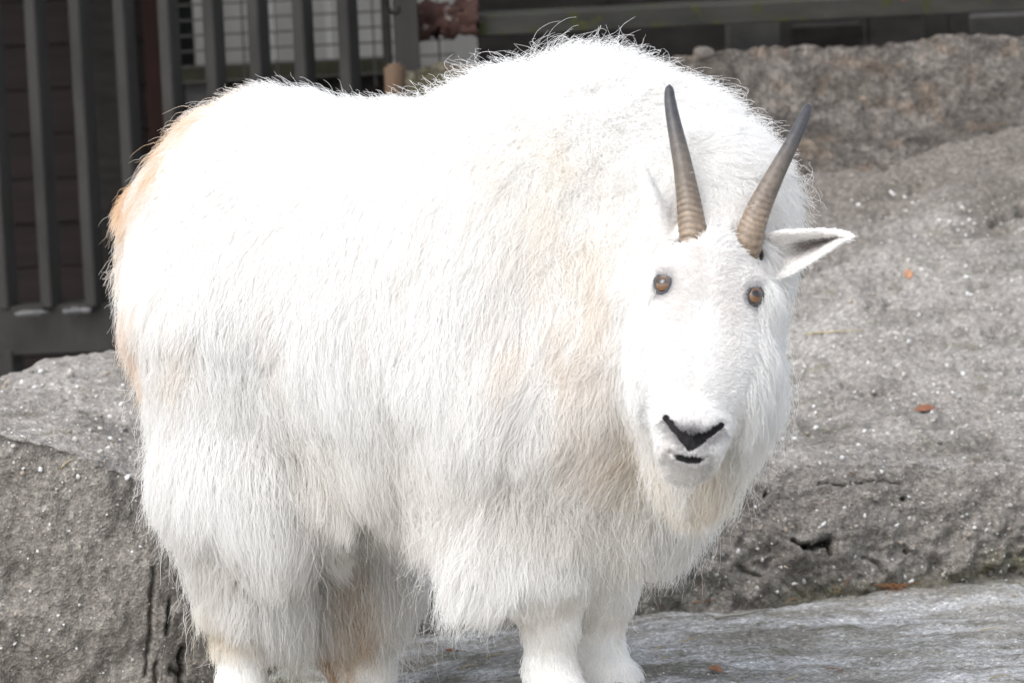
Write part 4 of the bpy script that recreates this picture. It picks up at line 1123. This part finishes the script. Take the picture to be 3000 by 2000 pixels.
# 4. ear hair
EP, EN, EC, EL, ET = [], [], [], [], []
for (Vv, inn, faces) in EARS:
    fl = Vv.reshape(-1, 3); gn = grid_normals(Vv).reshape(-1, 3)
    if (gn * normed(CAM - fl)).sum(1).mean() < 0: gn = -gn
    tr = np.concatenate([faces[:, :3], faces[:, [0, 2, 3]]]); i0 = inn.ravel()
    ax = normed(Vv[-1].mean(0) - Vv[0].mean(0))
    for sg, num in ((1, 3200), (-1, 1800)):
        p, n, ti = sample_mesh(fl, gn * sg, tr, num, np.ones(len(tr)))
        iv = i0[tr[ti, 0]] if sg > 0 else np.zeros(num)
        kp = rng.random(num) > iv * .55; p, n, iv = p[kp], n[kp], iv[kp]
        EP.append(p + n * .002); EN.append(n); EL.append(.0075 * (.5 + .7 * rng.random(len(p))))
        w = iv[:, None] * .8; EC.append(WHITE * (1 - w) + np.array([.2, .17, .16]) * w); ET.append(np.broadcast_to(ax, p.shape))
    # rim fringe
    for rim in (Vv[:, 0], Vv[:, -1]):
        k = rng.integers(0, len(rim) - 1, 420); f = rng.random(420)[:, None]; p = rim[k] * (1 - f) + rim[k + 1] * f
        out = normed(p - Vv[k].mean(1)); EP.append(p); EN.append(out); EL.append(.006 * (.4 + .8 * rng.random(420))); EC.append(np.broadcast_to(WHITE, p.shape)); ET.append(np.broadcast_to(ax, p.shape))
p, n, cols, L, ax = map(np.concatenate, (EP, EN, EC, EL, ET))
t = normed(ax - (ax * n).sum(1)[:, None] * n)
pts = grow(p, n, t, L, np.full(len(p), .45), np.full(len(p), .1), np.full(len(p), .4), np.full(len(p), .05), 5, [(len(p) // 25, .5, 1.2, .3)], curl_r=.003)
make_curves('ear_hair', pts, np.full(len(p), .00045), np.full(len(p), .00018), np.clip(cols, 0, .965), goat)
print('TRIS', sum(len(o.data.polygons) for o in bpy.data.objects if o.type == 'MESH'))
# ------------------------------------------------------------------ small litter on the rock
def on_surface(px, py, up=.001):
    loc, nn = drop(px, py); return loc + nn * up, nn
M_leafs = [noisy_mat('leaf orange', (.34, .17, .09), (.45, .26, .16), 90, .7, .25, .3), noisy_mat('leaf rust', (.15, .065, .04), (.27, .13, .08), 90, .7, .25, .3), noisy_mat('leaf brown', (.22, .10, .055), (.38, .22, .14), 90, .7, .25, .3)]
def leaf(px, py, w, h_, mat, label, curl=.4, yaw=0., tilt=.5):
    loc, nn = on_surface(px, py, .003)
    n, m = 15, 9; Vv = []
    for i in range(n):
        t = i / (n - 1); hw = h_ * .5 * math.sin(math.pi * min(1, t * .97 + .02)) ** .7
        for j in range(m):
            v = j / (m - 1) * 2 - 1
            Vv.append(((t - .5) * w, v * hw, curl * abs(v) ** 1.6 * hw + curl * .5 * w * (t - .5) ** 2 + .0006 * math.sin(9 * t + 3 * v)))
    o = mesh_obj('fallen_leaf', Vv, [tuple(map(int, f)) for f in grid_faces(n, m)], mat)
    so = o.modifiers.new('thickness', 'SOLIDIFY'); so.thickness = .0006
    stem = mesh_obj('leaf_stem', [(-.5 * w + a, b, c) for a in (0, -.35 * w) for b in (-.0004, .0004) for c in (0, .0008)], [(0, 1, 3, 2), (4, 5, 7, 6), (0, 1, 5, 4), (2, 3, 7, 6), (0, 2, 6, 4), (1, 3, 7, 5)], mat, o)
    z = Vector(tuple(nn)); z = (z * (1 - tilt) + Vector((0, -1, .3)) * tilt).normalized()
    o.rotation_mode = 'QUATERNION'; o.rotation_quaternion = z.to_track_quat('Z', 'X') @ Matrix.Rotation(yaw, 4, 'Z').to_quaternion()
    o.location = tuple(loc); tag(o, label, 'leaf'); return o
leaf(2662, 806, .018, .015, M_leafs[0], 'small rounded orange leaf lying alone on the sloping grey bank', .25, .4)
leaf(2712, 1206, .036, .016, M_leafs[1], 'curled rust red leaf lying near the edge of the ledge top', .7, 1.7, .25)
leaf(2098, 1968, .024, .013, M_leafs[2], 'crumpled brown leaf on the whitish ground beyond the goat\'s front feet', .8, 1.2, .3)
leaf(1318, 1910, .016, .007, M_leafs[1], 'tiny rust brown leaf on the ground between front and hind legs', .5, 1.5, .2)

M_needle = noisy_mat('dry pine needle', (.22, .10, .05), (.34, .18, .09), 60, .7, .3, .1)
M_straw = noisy_mat('dry straw', (.34, .27, .13), (.5, .42, .24), 60, .7, .3, .1)
M_twig = noisy_mat('pale twig', (.26, .25, .22), (.38, .37, .33), 60, .8, .3, .3)
def stalk(name, pts, r, mat, label, cat, group=None):
    """a thin stalk laid over the rock from photo spot to photo spot"""
    W = np.array([on_surface(*p, up=r + .0008)[0] for p in pts]); K = 10
    cum = np.linspace(0, 1, len(W)); ts = np.linspace(0, 1, K)
    Cc = np.stack([np.interp(ts, cum, W[:, k]) for k in range(3)], 1)
    Cc[:, 2] += .002 * np.sin(np.pi * ts); T = normed(np.gradient(Cc, axis=0)); A = normed(np.cross(T, [.1, .2, 1])); B = np.cross(T, A)
    Vv, F = [], []
    for i in range(K):
        rr_ = r * (1 - .6 * ts[i] ** 2)
        for j in range(5):
            a = j * 2 * math.pi / 5; Vv.append(Cc[i] + rr_ * (math.cos(a) * A[i] + math.sin(a) * B[i]))
    for i in range(K - 1):
        for j in range(5): F.append((i * 5 + j, i * 5 + (j + 1) % 5, i * 5 + 5 + (j + 1) % 5, i * 5 + 5 + j))
    F += [tuple(range(5)), tuple(range((K - 1) * 5, K * 5))]
    return tag(mesh_obj(name, Vv, F, mat), label, cat, group)
for k in range(13):
    cx, cy_ = 2625 + random.uniform(-28, 28), 1716 + random.uniform(-8, 8); a = random.gauss(0, .55); le = random.uniform(18, 42)
    stalk('pine_needle', [(cx - le * math.cos(a), cy_ + le * math.sin(a) * .6), (cx + le * math.cos(a), cy_ - le * math.sin(a) * .6)], .0009, M_needle, 'dry orange pine needle in the little heap at the ledge foot', 'needle', 'pine needles heaped at the ledge foot')
for (a, b_) in (((2670, 1708), (2700, 1714)), ((2310, 1762), (2335, 1755)), ((2045, 1698), (2062, 1745)), ((2066, 1762), (2100, 1757)), ((2438, 1712), (2449, 1738)), ((2456, 1735), (2492, 1688)), ((2488, 1382), (2507, 1400)), ((1795, 1795), (1812, 1812)), ((2030, 1768), (2060, 1764)), ((1930, 1770), (1937, 1782)), ((2420, 1960), (2465, 1964)), ((2466, 1958), (2470, 1980))):
    stalk('pine_needle', [a, b_], .0009, M_needle, 'dry orange pine needle lying by itself on the grey concrete', 'needle', 'stray pine needles on the concrete')
for pts in ([(1995, 1884), (2045, 1874)], [(1915, 1907), (1952, 1893)], [(1935, 1929), (1970, 1932)], [(2870, 1850), (2940, 1842)], [(1420, 1930), (1480, 1915)], [(2300, 1996), (2340, 1985)], [(1345, 1962), (1400, 1948)], [(2900, 1990), (2960, 1980)]):
    stalk('grass_stalk', pts, .0010, M_straw, 'short dry yellow grass stalk on the scuffed ground', 'straw', 'dry grass stalks on the ground')
stalk('straw', [(2358, 982), (2440, 978), (2530, 969)], .0013, M_straw, 'long pale straw lying on the bank beside the goat\'s cheek', 'straw')
stalk('twig', [(2095, 1812), (2180, 1806), (2225, 1795), (2265, 1778)], .0022, M_twig, 'pale grey twig lying on the ground beside the ledge foot', 'twig')
for pts in ([(180, 1372), (215, 1345)], [(205, 1338), (250, 1310)], [(345, 1076), (358, 1078)], [(356, 1066), (360, 1082)]):
    stalk('grass_stalk', pts, .0010, M_straw, 'short dry grass stalk on the ledge top behind the goat\'s hind leg', 'straw', 'dry grass stalks on the ledge top')

# loose grains of pale grit set in the concrete
ico = bmesh.new(); bmesh.ops.create_icosphere(ico, subdivisions=1, radius=1)
iv = np.array([v.co[:] for v in ico.verts]); jf = np.array([[v.index for v in f.verts] for f in ico.faces]); ico.free()
Vg, Fg, Cg = [], [], []
def grains(n, x0, x1, y0, y1, s0, s1):
    for _ in range(n):
        px, py = random.uniform(x0, x1), random.uniform(y0, y1)
        try: loc, nn = drop(px, py)
        except TypeError: continue
        if loc[1] > 2.0: continue
        s = s0 + (s1 - s0) * random.random() ** 3
        a = rng.normal(size=(3, 3)); q_, _r = np.linalg.qr(a)
        Vg.append(loc + nn * s * .15 + (iv * (1 + .25 * rng.normal(size=(len(iv), 1))) * np.array([1.2, .9, .7]) * s) @ q_); Fg.append(jf + len(iv) * len(Fg))
        Cg.append(np.broadcast_to(np.array(random.choice([(.6, .59, .57), (.45, .43, .4), (.72, .72, .72), (.34, .29, .24), (.2, .19, .18)])), iv.shape))
grains(620, 1950, 3000, 1180, 1750, .0012, .0052)
grains(420, 2250, 3000, 560, 1200, .0014, .0046)
grains(260, 0, 640, 1320, 2000, .0010, .0034)
grains(180, 0, 420, 1060, 1400, .0014, .0055)
grains(160, 1100, 3000, 1780, 2000, .0008, .0026)
M_grit, n_, l_, b_ = new_mat('grit', .8, .3); at = nd(n_, 'ShaderNodeAttribute', attribute_name='tone'); l_.new(at.outputs['Color'], b_.inputs['Base Color'])
grit = mesh_obj('gravel', np.concatenate(Vg), np.concatenate(Fg), M_grit, smooth=False)
vcol(grit, 'tone', np.concatenate(Cg)); tag(grit, 'pale grit grains set in the weathered concrete', kind='stuff')
